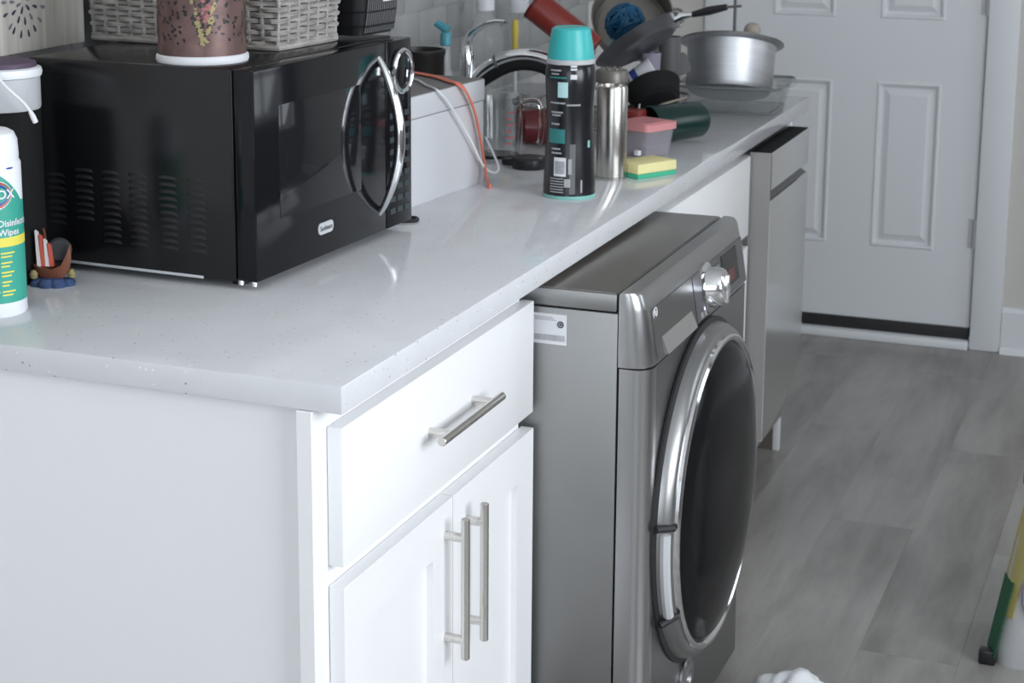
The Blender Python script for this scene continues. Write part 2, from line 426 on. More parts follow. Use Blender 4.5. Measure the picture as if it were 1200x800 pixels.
for zz in (0.30, 0.975, 1.80):
    hg = B(); add_lathe(hg, [(0, 0), (0.006, 0), (0.006, 0.085), (0, 0.085)], 12, Matrix.Translation((DX1-DX0-0.002, -0.003, zz)))
    add_box(hg, (DX1-DX0-0.022, DF-0.003, zz), (DX1-DX0-0.001, DF+0.001, zz+0.085))
    obj('hinge', hg, M_ltgrey, dr)
CW = 0.087
def prof_casing(name, a, b): return struct(box(name, a, b, M_trim, None, 0.004))
prof_casing('trim_1', (DX1+0.001, YW-0.016, 0), (DX1+CW, YW-0.0005, 2.05+CW))
prof_casing('trim_2', (DX0-CW, YW-0.016, 0), (DX0-0.001, YW-0.0005, 2.05+CW))
prof_casing('trim_3', (DX0-CW-0.005, YW-0.018, 2.051), (DX1+CW+0.005, YW-0.0005, 2.05+CW+0.01))
bb = B(); add_prism(bb, [(YW-0.0005, 0), (YW-0.014, 0), (YW-0.014, 0.122), (YW-0.009, 0.132), (YW-0.0005, 0.134)], 'x', DX1+CW+0.001, 2.6)
struct(obj('baseboard_right', bb, M_trim, smooth=0))
bb = B(); add_prism(bb, [(YW-0.014, 0), (YW-0.030, 0), (YW-0.024, 0.012), (YW-0.014, 0.017)], 'x', DX1+CW+0.001, 2.6)
struct(obj('trim_4', bb, M_trim, smooth=0))

# ------------------------------------------------------------------ worktop
wt = obj('worktop', add_box(B(), (XW+0.001, 0, H-0.0336), (0, 2.53, H), 0.0025, 2), M_quartz)
tag(wt, 'long white speckled quartz worktop running above the cabinets and washer', 'countertop')

# ------------------------------------------------------------------ cabinets
def bar_pull(name, length, axis, parent, loc, post=0.03, inset=0.028):
    """bar pull parented to a front; local x points out of the front"""
    p = bpy.data.objects.new(name, None)
    bm = B(); hl = length/2
    d = Vector((0, 1, 0)) if axis == 'y' else Vector((0, 0, 1))
    out = Vector((post, 0, 0))
    add_lathe(bm, [(0, -hl), (0.0052, -hl), (0.006, -hl+0.0008), (0.006, hl-0.0008), (0.0052, hl), (0, hl)], 20, axisM(out, d))
    for s in (-1, 1):
        add_lathe(bm, [(0.0062, 0), (0.0062, post)], 16, axisM(d*(s*(hl-inset)), (1, 0, 0)))
    o = obj(name, bm, M_steel, parent, loc)
    return o
def shaker(bm, y0, y1, z0, z1, xf, t=0.019, st=0.066, rec=0.010):
    add_box(bm, (xf-t, y0, z0), (xf, y0+st, z1)); add_box(bm, (xf-t, y1-st, z0), (xf, y1, z1))
    add_box(bm, (xf-t, y0+st, z0), (xf, y1-st, z0+st)); add_box(bm, (xf-t, y0+st, z1-st), (xf, y1-st, z1))
    add_box(bm, (xf-t, y0+st-0.002, z0+st-0.002), (xf-rec, y1-st+0.002, z1-st+0.002))
    return bm
XF = -0.0168; XFF = -0.037; ZT = H-0.0338
c1 = thing('base_cabinet', 'white shaker base cabinet with one drawer and two bar-handled doors at the near counter end', 'cabinet', (0, 0, 0))
cb = B(); add_box(cb, (XW+0.002, 0.012, 0.0), (-0.058, 0.030, ZT)); add_box(cb, (-0.64, 0.030, 0.10), (-0.058, 0.664, ZT)); add_box(cb, (-0.62, 0.03, 0), (-0.115, 0.664, 0.10))
obj('body', cb, M_endpanel, c1)
fr = B(); add_box(fr, (-0.0575, -0.003, 0.0), (XFF, 0.050, ZT), 0.001, 1); add_box(fr, (-0.0575, 0.640, 0.0), (XFF, 0.668, ZT)); add_box(fr, (-0.0575, 0.05, 0.800), (XFF, 0.640, ZT)); add_box(fr, (-0.0575, 0.05, 0.604), (XFF, 0.640, 0.645)); add_box(fr, (-0.0575, 0.05, 0.08), (XFF, 0.640, 0.125))
obj('face_frame', fr, M_white, c1)
d = obj('drawer_front', add_box(B(), (XFF+0.0005, 0.033, 0.636), (XF, 0.676, 0.806), 0.0015), M_white, c1)
bar_pull('bar_handle', 0.212, 'y', d, (XF, 0.362, 0.724), 0.030, 0.032)
d = obj('cabinet_door', shaker(B(), 0.033, 0.3645, 0.115, 0.611, XF), M_white, c1)
bar_pull('bar_handle', 0.198, 'z', d, (XF, 0.339, 0.4935), 0.029, 0.027)
d = obj('cabinet_door', shaker(B(), 0.3665, 0.678, 0.115, 0.611, XF), M_white, c1)
bar_pull('bar_handle', 0.198, 'z', d, (XF, 0.412, 0.4895), 0.027, 0.027)

c2 = thing('base_cabinet', 'white base cabinet between the washing machine and the stainless dishwasher', 'cabinet', (0, 0, 0))
cb = B(); add_box(cb, (-0.64, 1.318, 0.10), (-0.058, 1.985, ZT)); add_box(cb, (-0.62, 1.318, 0), (-0.115, 1.985, 0.10))
obj('body', cb, M_white, c2)
fr = B(); add_box(fr, (-0.0575, 1.318, 0.10), (XFF, 1.985, ZT)); obj('face_frame', fr, M_white, c2)
obj('drawer_front', add_box(B(), (XFF+0.0005, 1.325, 0.642), (XF+0.008, 1.985, 0.812), 0.0015), M_white, c2)
obj('cabinet_door', shaker(B(), 1.325, 1.654, 0.115, 0.618, XF+0.008, 0.027), M_white, c2)
obj('cabinet_door', shaker(B(), 1.656, 1.985, 0.115, 0.618, XF+0.008, 0.027), M_white, c2)
ep = thing('end_panel', 'white-edged end panel standing beyond the dishwasher under the far counter end', 'panel', (0, 0, 0))
box('core', (-0.66, 2.485, 0), (-0.0475, 2.503, ZT), mat('raw_board', (0.13, 0.115, 0.10), 0.8), ep, 0)
box('front_edge', (-0.0475, 2.484, 0), (-0.033, 2.504, ZT), M_white, ep, 0.001)

# ------------------------------------------------------------------ dishwasher
dw = thing('dishwasher', 'stainless steel dishwasher with pocket handle, pulled slightly forward near the door', 'dishwasher', (0, 0, 0))
DY0, DY1 = 1.995, 2.372
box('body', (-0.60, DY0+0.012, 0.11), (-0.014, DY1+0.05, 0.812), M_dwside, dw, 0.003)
dd = B(); add_prism(dd, [(DY0, 0.185), (2.18, 0.207), (2.31, 0.250), (DY1-0.012, 0.285), (DY1, 0.34), (DY1, 0.717), (DY0, 0.717)], 'x', -0.012, 0.034)
add_box(dd, (-0.012, DY0, 0.738), (0.034, DY1, 0.8185), 0.0012, 1); add_box(dd, (-0.012, DY0, 0.717), (0.010, DY1, 0.738))
door = obj('door', dd, M_dw, dw, smooth=20)
hs = B(); add_prism(hs, [(0.0101, 0.7175), (0.031, 0.7175), (0.016, 0.727), (0.0101, 0.7375)], 'y', DY0+0.004, DY1-0.004)
obj('pocket_handle', hs, M_dkgrey, door)
box('control_strip', (-0.0115, DY0+0.002, 0.8186), (0.031, DY1-0.002, 0.8200), M_mattblk, door, 0)
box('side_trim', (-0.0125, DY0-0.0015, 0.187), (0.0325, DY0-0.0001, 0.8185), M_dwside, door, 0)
for fy in (DY0+0.06, DY1-0.01):
    obj('foot', add_lathe(B(), [(0, 0), (0.018, 0), (0.018, 0.02), (0.008, 0.025), (0.008, 0.11), (0, 0.11)], 14), M_rubber, dw, (-0.12, fy, 0))

# ------------------------------------------------------------------ washing machine
WY0, WY1, WZ = 0.700, 1.302, 0.822
wm = thing('washing_machine', 'graphite front-loading washing machine with chrome-ringed round door under the counter', 'washing machine', (0, 0, 0))
box('body', (-0.46, WY0, 0.02), (0.104, WY1, 0.792), M_wside, wm, 0.003)
tpl = box('top_plate', (-0.47, WY0, 0.7935), (0.102, WY1, WZ-0.0012), M_wside, wm, 0.003)
box('top_skin', (-0.466, WY0+0.003, WZ-0.0013), (0.099, WY1-0.003, WZ), M_wtop, tpl, 0.0005)
# rounded front shell, one profile swept in z: plan outline with round near/far corners
def plan(xb, xf, r=0.028):
    pts = [(xb, WY0)]
    for k in range(7):
        a = -PI/2 + (PI/2)*k/6; pts.append((xf-r+r*math.cos(a), WY0+r+r*math.sin(a)))
    for k in range(7):
        a = (PI/2)*k/6; pts.append((xf-r+r*math.cos(a), WY1-r+r*math.sin(a)))
    pts.append((xb, WY1)); return pts
def loft(bm, secs):
    rings = [[bm.verts.new((x_, y_, z_)) for x_, y_ in s] for z_, s in secs]
    for a, b in zip(rings, rings[1:]):
        for i in range(len(a)):
            j = (i+1) % len(a); bm.faces.new((a[i], a[j], b[j], b[i]))
    bm.faces.new(rings[0][::-1]); bm.faces.new(rings[-1]); return bm
def cornerplan(xf, r=0.026):
    pts = [(0.107, WY0)]
    for k in range(9):
        a = -PI/2 + (PI/2)*k/8; pts.append((xf-r+r*math.cos(a), WY0+r+r*math.sin(a)))
    pts += [(xf, WY0+0.036), (xf-0.003, WY0+0.038), (0.107, WY0+0.038)]
    return pts
obj('corner_trim', loft(B(), [(0.03, cornerplan(0.157)), (0.7095, cornerplan(0.153))]), M_wsilver, wm)
obj('front_panel', loft(B(), [(0.03, [(0.107, WY0+0.0385)]+[(0.156, WY0+0.0385)]+plan(0.107, 0.156, 0.022)[8:]), (0.7095, [(0.107, WY0+0.0385)]+[(0.152, WY0+0.0385)]+plan(0.107, 0.152, 0.022)[8:])]), M_wfront, wm)
fa = obj('control_fascia', loft(B(), [(0.7115, plan(0.105, 0.152, 0.034)), (0.716, plan(0.105, 0.153, 0.034)), (0.795, plan(0.105, 0.141, 0.026)), (0.818, plan(0.105, 0.135, 0.022)), (0.823, plan(0.107, 0.130, 0.020))]), M_wsilver, wm, smooth=40)
def on_fascia(z): return 0.1533 - (z-0.716)*(0.1533-0.1405)/(0.795-0.716)
def fascia_plate(name, y0, y1, z0, z1, m, t=0.0015, parent=fa):
    bm = B(); vs = []
    for y_, z_ in ((y0, z0), (y1, z0), (y1, z1), (y0, z1)): vs.append(bm.verts.new((on_fascia(z_)+t, y_, z_)))
    vb = [bm.verts.new((v.co.x-t-0.004, v.co.y, v.co.z)) for v in vs]
    bm.faces.new(vs); bm.faces.new(vb[::-1])
    for i in range(4): bm.faces.new((vs[(i+1) % 4], vs[i], vb[i], vb[(i+1) % 4]))
    return obj(name, bm, m, parent, smooth=0)
fascia_plate('detergent_drawer', 0.738, 0.955, 0.718, 0.793, M_wfront, 0.002)
gb = B(); add_prism(gb, [(on_fascia(0.7195)+0.0005, 0.7195), (on_fascia(0.7195)+0.009, 0.7195), (on_fascia(0.745)+0.0022, 0.7450), (on_fascia(0.745)-0.001, 0.7450)], 'y', 0.770, 0.935)
obj('drawer_grip', gb, M_chromesat, fa, smooth=0)
fascia_plate('control_plate', 0.962, 1.280, 0.718, 0.793, M_panunder, 0.002)
fascia_plate('display', 1.135, 1.235, 0.732, 0.788, M_blackgloss, 0.003)
fascia_plate('display_glow', 1.165, 1.205, 0.738, 0.758, M_redled, 0.0036)
kb = obj('program_knob', add_lathe(B(), [(0.041, 0.0), (0.041, 0.006), (0.033, 0.009), (0.030, 0.030), (0.027, 0.034), (0.020, 0.035), (0, 0.035)], 32, axisM((on_fascia(0.760), 1.032, 0.760), (1, 0, 0.15))), M_chrome, fa)
add_g = B(); add_box(add_g, (on_fascia(0.76)+0.033, 1.028, 0.738), (on_fascia(0.76)+0.040, 1.036, 0.784), 0.002); obj('knob_ridge', add_g, M_chrome, kb)
for i in range(4):
    fascia_plate('button', 1.085+0.0*i, 1.115, 0.725+i*0.016, 0.734+i*0.016, M_wsilver, 0.0045)
for i in range(2):
    fascia_plate('button', 0.975+0.02*i, 0.990+0.02*i, 0.722, 0.731, M_chrome, 0.0045)
# round emblem on the drawer
em = B()
add_tube(em, [(on_fascia(0.786)+0.0024, 0.752+0.0085*math.cos(2*PI*k/24), 0.7845+0.0085*math.sin(2*PI*k/24)) for k in range(24)], 0.0011, 6, True)
add_tube(em, [(on_fascia(0.786)+0.0026, 0.752, 0.789), (on_fascia(0.786)+0.0028, 0.752, 0.781), (on_fascia(0.786)+0.0028, 0.757, 0.781)], 0.0009, 6)
add_box(em, (on_fascia(0.786)+0.002, 0.7475, 0.786), (on_fascia(0.786)+0.0034, 0.7492, 0.7877))
obj('emblem', em, M_label, fa)
# porthole door, axis along +x
DC = (0.154, 1.003, 0.432)
DM = axisM(DC, (1, 0, 0))
dk = obj('door_seal', add_lathe(B(), [(0.281, 0.0), (0.281, 0.004), (0.274, 0.007), (0.262, 0.007), (0.262, 0.0)], 72, DM), M_rubber, wm)
do = obj('door', add_lathe(B(), [(0.274, 0.004), (0.272, 0.014), (0.266, 0.024), (0.258, 0.028), (0.247, 0.030)], 72, DM), M_wring, wm)
obj('chrome_ring', add_lathe(B(), [(0.2555, 0.0285), (0.2550, 0.0335), (0.2515, 0.0362), (0.247, 0.0362), (0.243, 0.033), (0.241, 0.028)], 72, DM), M_chrome, do)
obj('door_glass', add_lathe(B(), [(0.2425, 0.030), (0.232, 0.038), (0.20, 0.046), (0.15, 0.054), (0.08, 0.058), (0, 0.059)], 72, DM), M_tumblack, do)
for a0 in (-100, ):
    pass
def ring_pt(ang, r, x): return Vector((DC[0]+x, DC[1]+r*math.cos(ang), DC[2]+r*math.sin(ang)))
gp = B(); a0, a1 = math.radians(176), math.radians(207)
add_tube(gp, [ring_pt(a0+(a1-a0)*k/8, 0.268, 0.019) for k in range(9)], 0.0085, 8); obj('grip', gp, M_ltgrey, do)
for ang in (174, 209):
    nb = B(); add_tube(nb, [ring_pt(math.radians(ang), 0.282, 0.008), ring_pt(math.radians(ang), 0.2575, 0.0285)], 0.0062, 8); obj('grip_notch', nb, M_rubber, do)
dc = obj('drain_cap', add_lathe(B(), [(0.034, 0), (0.034, 0.004), (0.030, 0.007), (0.014, 0.008), (0.012, 0.003), (0, 0.003)], 28, axisM((0.156, 0.935, 0.130), (1, 0, 0))), M_wsilver, wm)
# rating sticker on the side
st = obj('sticker', add_box(B(), (-0.026, WY0-0.0012, 0.736), (0.0255, WY0-0.0002, 0.782), 0), M_label, wm, smooth=0)
pr = B()
def side_rect(bm, x0, z0, x1, z1):
    bm.faces.new([bm.verts.new(p) for p in ((x0, WY0-0.0015, z0), (x1, WY0-0.0015, z0), (x1, WY0-0.0015, z1), (x0, WY0-0.0015, z1))])
xx = -0.024
while xx < 0.0225:
    wd = random.choice((0.0006, 0.001, 0.0015)); side_rect(pr, xx, 0.7415, xx+wd, 0.7505); xx += wd + random.choice((0.0005, 0.0008))
for k in range(3): side_rect(pr, -0.024, 0.7765-k*0.0022, 0.004+0.003*k, 0.7775-k*0.0022)
o = obj('sticker_print', pr, M_grey, st, smooth=0); o['kind'] = 'stuff'
pr = B(); add_tube(pr, [(0.0165+0.0042*math.cos(2*PI*k/20), WY0-0.0014, 0.767+0.0042*math.sin(2*PI*k/20)) for k in range(20)], 0.0011, 5, True)
add_tube(pr, [(0.0165+0.0015*math.cos(2*PI*k/10), WY0-0.0014, 0.767+0.0015*math.sin(2*PI*k/10)) for k in range(10)], 0.0008, 5, True)
obj('sticker_symbol', pr, M_print, st)
for fx in (-0.40, 0.06):
    for fy in (WY0+0.05, WY1-0.05):
        obj('foot', add_lathe(B(), [(0, 0), (0.024, 0), (0.022, 0.012), (0.012, 0.014), (0.012, 0.03), (0, 0.03)], 16), M_rubber, wm, (fx, fy, 0))

# ------------------------------------------------------------------ microwave
MZ = 0.012; MD, MW_, MH = 0.3684, 0.469, 0.2895
mwv = thing('microwave', 'black countertop microwave oven with curved chrome handle and louvred side vents', 'microwave', (-0.2947, 0.3461, H), -0.0482)
body = obj('body', add_box(B(), (-MD, 0.0, MZ), (-0.0325, MW_, MZ+MH), 0.004), M_mwbody, mwv)
dor = obj('door', add_box(B(), (-0.031, 0.0, MZ+0.001), (0.0, 0.3815, MZ+MH-0.001), 0.003), M_blackgloss, mwv)
box('window', (-0.001, 0.064, MZ+0.078), (0.0006, 0.300, MZ+0.235), M_glassblk, dor, 0.0004)
cpn = obj('control_panel', add_box(B(), (-0.031, 0.3835, MZ+0.001), (0.0, MW_, MZ+MH-0.001), 0.003), M_blackgloss, mwv)
hp = []
for k in range(25):
    t = k/24; hp.append((-0.002+0.036*math.sin(PI*t)**0.8, 0.3605, MZ+0.030+0.238*t))
obj('handle', add_tube(B(), hp, [0.0045+0.0040*math.sin(PI*k/24) for k in range(25)], 12, up=(1, 0, 0)), M_chrome, dor)
rg = [(0.0045, 0.430+0.0300*math.cos(2*PI*k/40), MZ+0.2405+0.0315*math.sin(2*PI*k/40)) for k in range(40)]
rn = obj('dial_ring', add_tube(B(), rg, 0.0042, 10, True), M_chrome, cpn)
obj('dial_face', add_lathe(B(), [(0.029, 0), (0.029, 0.003), (0.026, 0.005), (0, 0.0055)], 32, axisM((0.0, 0.430, MZ+0.2405), (1, 0, 0))), M_glassblk, cpn)
kp = None
for r in range(9):
    for c in range(3):
        y_ = 0.394+c*0.0245; z_ = MZ+0.022+r*0.0185
        if kp is None: kp = obj('key', add_box(B(), (0, 0, 0), (0.0006, 0.017, 0.0085)), M_grey, cpn, (0.0, y_, z_), smooth=0)
        elif r in (5, 6) and c == 1: 
            obj('key', add_box(B(), (0, 0, 0), (0.0008, 0.017, 0.013)), M_label, cpn, (0.0, y_, z_-0.002), smooth=0)
        else: linkcopy(kp, 'key', cpn, (0.0, y_, z_))
kp.data.materials[0] = mat('keypad_print', (0.035, 0.05, 0.055), 0.4)
bg = obj('badge', add_prism(B(), rrect(0.168, 0.211, MZ+0.0335, MZ+0.0505, 0.007), 'x', -0.0005, 0.0016), M_ltgrey, dor, smooth=20)
tx = text_bm('Sunbeam', 0.0098)
for v in tx.verts: v.co = Vector((0.0019, 0.1895+v.co.x, MZ+0.0418+v.co.y))
obj('badge_lettering', tx, M_print, bg, smooth=0)
# side louvres: hooded slots pressed out of the casing
lv = None
cols = [(0.327, 0.034, 1, 8), (0.279, 0.033, 0, 8), (0.2335, 0.030, 0, 11), (0.189, 0.032, 0, 11), (0.1395, 0.035, 0, 11), (0.093, 0.031, 0, 11)]
for xc, wd, r0, nr in cols:
    for r in range(nr):
        z_ = MZ+0.133-(r+r0)*0.0098
        if lv is None:
            bm = B(); N = 8; hw = 0.0155
            top = []; lip = []; back = []
            for k in range(N+1):
                s = -1+2*k/N; dz = 0.0012*(1-s*s); o_ = 0.0028*(1-s**4)
                top.append(bm.verts.new((s*hw, 0.0005, 0.0042+dz))); lip.append(bm.verts.new((s*hw, -o_, dz-0.0005))); back.append(bm.verts.new((s*hw, 0.0005, dz-0.0009)))
            for k in range(N):
                bm.faces.new((top[k], top[k+1], lip[k+1], lip[k])); bm.faces.new((lip[k], lip[k+1], back[k+1], back[k]))
            lv = obj('vent_louvre', bm, M_black, body, (-xc, 0.0, z_))
        else: linkcopy(lv, 'vent_louvre', body, (-xc, 0.0, z_))
box('base_reflection', (-0.315, -0.0022, MZ-0.001), (-0.085, 0.0, MZ+0.003), M_ltgrey, body, 0.0008)  # pale strip painting the worktop's reflection along the lower edge
for fx in (-0.05, -0.33):
    for fy in (0.04, 0.43):
        obj('foot', add_lathe(B(), [(0, 0), (0.012, 0), (0.014, MZ+0.001), (0, MZ+0.001)], 16), M_rubber, mwv, (fx, fy, 0))
for sx in (-0.030, -0.009):
    obj('hinge_pin', add_lathe(B(), [(0, 0), (0.0042, 0), (0.0042, 0.007), (0, 0.0075)], 12), M_chrome, mwv, (sx, 0.008, MZ-0.0055))
obj('power_cord', add_tube(B(), smooth_path([(-0.06, 0.466, 0.016), (-0.05, 0.480, 0.004), (-0.03, 0.492, 0.003), (-0.012, 0.505, 0.003), (-0.02, 0.520, 0.004), (-0.05, 0.512, 0.004), (-0.09, 0.495, 0.006), (-0.16, 0.482, 0.012)], 6), 0.0032, 8), M_rubber, mwv)

MT = H+MZ+MH      # top of the microwave
# ------------------------------------------------------------------ wicker basket on the microwave
wk = thing('wicker_basket', 'grey woven wicker basket standing on the microwave behind the pierced candle holder', 'basket', (-0.367, 0.553, MT), -0.10)
BW, BD, BH = 0.156, 0.332, 0.150
def rr_path(x0, x1, y0, y1, step):
    pts = []
    def seg(ax, ay, bx, by, nx, ny):
        L_ = math.hypot(bx-ax, by-ay); n = max(2, int(round(L_/step)))
        for k in range(n): pts.append((ax+(bx-ax)*k/n, ay+(by-ay)*k/n, nx, ny))
    seg(x1, y0, x1, y1, 1, 0); seg(x1, y1, x0, y1, 0, 1); seg(x0, y1, x0, y0, -1, 0); seg(x0, y0, x1, y0, 0, -1)
    return pts
we = B(); rows = 18; rh = BH/rows
for r in range(rows):
    f = 0.02*r/rows*0.5
    base = rr_path(-BD-f, f, -f, BW+f, 0.0062)
    pts = []; L_ = 0
    for i, (a, b, nx, ny) in enumerate(base):
        ph = math.sin(i*0.0062/0.0245*PI + (r % 2)*PI)
        o_ = 0.0028*max(-1, min(1, ph*1.6))
        pts.append((a+nx*o_, b+ny*o_, 0.006+r*rh+0.0035))
    add_tube(we, pts, 0.0041, 5, True, flat=0.95)
o = obj('weave', we, M_wicker, wk); o['kind'] = 'stuff'
sk = B()
for i, (a, b, nx, ny) in enumerate(rr_path(-BD, 0, 0, BW, 0.0245)):
    add_tube(sk, [(a, b, 0.003), (a+nx*0.009, b+ny*0.009, BH+0.004)], 0.0032, 6)
o = obj('stakes', sk, M_wicker, wk); o['kind'] = 'stuff'
obj('base_rim', add_tube(B(), [(a+nx*0.002, b+ny*0.002, 0.0048) for a, b, nx, ny in rr_path(-BD, 0, 0, BW, 0.01)], 0.0048, 8, True), M_wicker, wk)
obj('top_rim', add_tube(B(), [(a+nx*0.010, b+ny*0.010, BH+0.005) for a, b, nx, ny in rr_path(-BD, 0, 0, BW, 0.01)], 0.007, 8, True), M_wicker, wk)
cr = B(); add_box(cr, (-BD+0.003, 0.003, 0.002), (-0.003, BW-0.003, BH-0.03)); obj('shade_core', cr, M_wickerin, wk)  # solid dark core, shade behind the weave put into its colour

# ------------------------------------------------------------------ black plastic basket
pb = thing('plastic_basket', 'black slotted plastic basket with white label on the far end of the microwave', 'basket', (-0.326, 0.746, MT), -0.10)
def shell(secs, r):
    bm = B(); rings = [[bm.verts.new((x_, y_, z_)) for x_, y_ in rrect(x0, x1, y0, y1, r)] for z_, x0, x1, y0, y1 in secs]
    for a, b in zip(rings, rings[1:]):
        for i in range(len(a)): bm.faces.new((a[i], a[(i+1) % len(a)], b[(i+1) % len(a)], b[i]))
    bm.faces.new(rings[0][::-1]); return bm
PBW, PBD = 0.105, 0.25
obj('body', shell([(0.004, -PBD, 0, 0, PBW), (0.03, -PBD-0.004, 0.004, -0.003, PBW+0.004), (0.11, -PBD-0.012, 0.012, -0.008, PBW+0.014), (0.11, -PBD-0.008, 0.008, -0.004, PBW+0.010), (0.01, -PBD+0.006, -0.006, 0.004, PBW-0.006)], 0.018), M_black, pb)
rb = B()
for i in range(15):
    y_ = 0.010+i*0.0062
    add_tube(rb, [(0.001, y_, 0.008), (0.0058, y_, 0.034), (0.0132, y_, 0.108)], 0.0016, 5)
o = obj('ribs', rb, M_dkgrey, pb); o['kind'] = 'stuff'
bn = B()
for zz in (0.018, 0.040, 0.062, 0.084):
    f = 0.003+0.1*(zz-0.02)
    add_tube(bn, [(x_, y_, zz) for x_, y_ in rrect(-PBD-f, f+0.002, -f, PBW+f, 0.018)], 0.0016, 5, True)
o = obj('bands', bn, M_black, pb); o['kind'] = 'stuff'
box('label_plate', (0.0105, 0.048, 0.054), (0.0125, 0.085, 0.078), M_label, pb, 0.0004)

# ------------------------------------------------------------------ pierced candle holder
ch = thing('candle_holder', 'brown pierced metal candle holder with gold floral pattern and white base on the microwave', 'candle holder', (-0.414, 0.422, MT))
obj('base', add_lathe(B(), [(0, 0), (0.0625, 0), (0.0640, 0.003), (0.0635, 0.009), (0.061, 0.011), (0, 0.011)], 48), M_label, ch)
obj('body', add_lathe(B(), [(0.0612, 0.011), (0.0612, 0.020), (0.0603, 0.030), (0.0600, 0.19), (0.0575, 0.19), (0.0575, 0.012)], 64), M_copper, ch)
ph = B(); gd = B(); pk = B(); rnd = random.Random(3)
def leaf(bm, ang, z, ln, wd, rot, R=0.0605):
    pts = [(0, 0)]; n = 6
    o_ = []
    for k in range(n): 
        t = k/(n-1); o_.append((t*ln, wd*math.sin(PI*t)**0.8))
    for k in range(n-2, 0, -1):
        t = k/(n-1); o_.append((t*ln, -wd*math.sin(PI*t)**0.8))
    vs = []
    for a, b in o_:
        x_ = a*math.cos(rot)-b*math.sin(rot); y_ = a*math.sin(rot)+b*math.cos(rot)
        aa = ang+x_/R; vs.append(bm.verts.new((R*math.cos(aa), R*math.sin(aa), z+y_)))
    bm.faces.new(vs)
camang = math.atan2(-1.7657-0.422, 0.8648+0.414)
for k in range(620):
    a = rnd.uniform(0, 2*PI); z = rnd.uniform(0.026, 0.18)
    leaf(ph, a, z, rnd.uniform(0.0045, 0.0080), rnd.uniform(0.0013, 0.0022), rnd.uniform(0, 6.28))
for dang in (-1.57, 0.05, 1.57):
    for z0 in (0.022, 0.110):
        for k in range(60):
            t = rnd.random(); s_ = rnd.choice((-1, 1))
            leaf(gd, camang+dang+s_*(0.03+0.26*t*rnd.uniform(0.6, 1.1)), z0+0.004+0.058*t+rnd.uniform(-0.006, 0.006), rnd.uniform(0.004, 0.008), rnd.uniform(0.0016, 0.003), PI/2+s_*rnd.uniform(-0.3, 0.9), 0.0607)
        for k in range(22):
            leaf(pk, camang+dang+rnd.uniform(-0.13, 0.13), z0+rnd.uniform(0.036, 0.078), 0.006, 0.0020, rnd.uniform(0, 6.28), 0.0609)
        for k in range(40):
            leaf(ph, camang+dang+rnd.uniform(-0.26, 0.26), z0+rnd.uniform(0.012, 0.080), 0.0042, 0.0012, rnd.uniform(0, 6.28), 0.0611)
for nm, b_, m_ in (('pierced_holes', ph, M_black), ('gold_leaves', gd, M_gold), ('pink_petals', pk, mat('pink_enamel', (0.34, 0.12, 0.13), 0.5))):
    o = obj(nm, b_, m_, ch, smooth=0); o['kind'] = 'stuff'

# ------------------------------------------------------------------ leaf picture on the wall
cv = thing('wall_picture', 'whitewashed board picture with grey and purple leaf flowers hanging left of the baskets', 'picture', (-0.7195, 0.563, 1.168))
obj('board', add_box(B(), (0, -0.60, 0), (0.019, 0, 0.42), 0.001), M_canvas, cv)
box('side_edge', (0.0, 0.0, 0.0), (0.0185, 0.0012, 0.42), mat('pale_teal_edge', (0.42, 0.50, 0.49), 0.7), cv, 0)
l1, l2 = B(), B(); rnd = random.Random(5)
def petal(bm, y, z, ln, wd, rot):
    vs = []
    for k in range(12):
        a = 2*PI*k/12; px = ln*0.5*(1+math.cos(a)); py = wd*math.sin(a)*(0.4+0.6*(px/ln))
        vs.append(bm.verts.new((0.0196, y+px*math.cos(rot)-py*math.sin(rot), z+px*math.sin(rot)+py*math.cos(rot))))
    bm.faces.new(vs)
for cy, cz in ((-0.150, 0.072), (0.0-0.03, 0.13), (-0.30, 0.15), (-0.42, 0.06), (-0.12, 0.25), (-0.36, 0.30)):
    for n, r in ((6, 0.006), (11, 0.021), (17, 0.040)):
        for k in range(n):
            a = 2*PI*k/n+r*40+rnd.uniform(-0.1, 0.1)
            y_, z_ = cy+r*math.cos(a), cz+r*math.sin(a)
            if y_ > -0.016: continue
            petal(rnd.choice((l1, l1, l2)), y_, z_, 0.0125, 0.0034, a)
o = obj('leaf_print', l1, mat('leaf_dark', (0.055, 0.045, 0.075), 0.7), cv, smooth=0); o['kind'] = 'stuff'
o = obj('leaf_print_pale', l2, mat('leaf_grey', (0.17, 0.155, 0.19), 0.7), cv, smooth=0); o['kind'] = 'stuff'

# ------------------------------------------------------------------ left end: canister, wipes, ornament, cable
cn = thing('lidded_canister', 'tall grey lidded canister in the corner behind the wipes', 'canister', (-0.648, 0.285, H))
obj('lower_body', add_lathe(B(), [(0, 0), (0.047, 0), (0.049, 0.004), (0.049, 0.240), (0, 0.240)], 40), M_mattblk, cn)
obj('upper_body', add_lathe(B(), [(0.0485, 0.240), (0.050, 0.243), (0.050, 0.284), (0, 0.284)], 40), M_ltgrey, cn)
obj('rim', add_lathe(B(), [(0.046, 0.284), (0.052, 0.285), (0.0535, 0.290), (0.052, 0.296), (0.046, 0.298)], 40), M_whiteplastic, cn)
obj('lid', add_lathe(B(), [(0.047, 0.297), (0.045, 0.304), (0.030, 0.308), (0, 0.309)], 40), M_purple, cn)

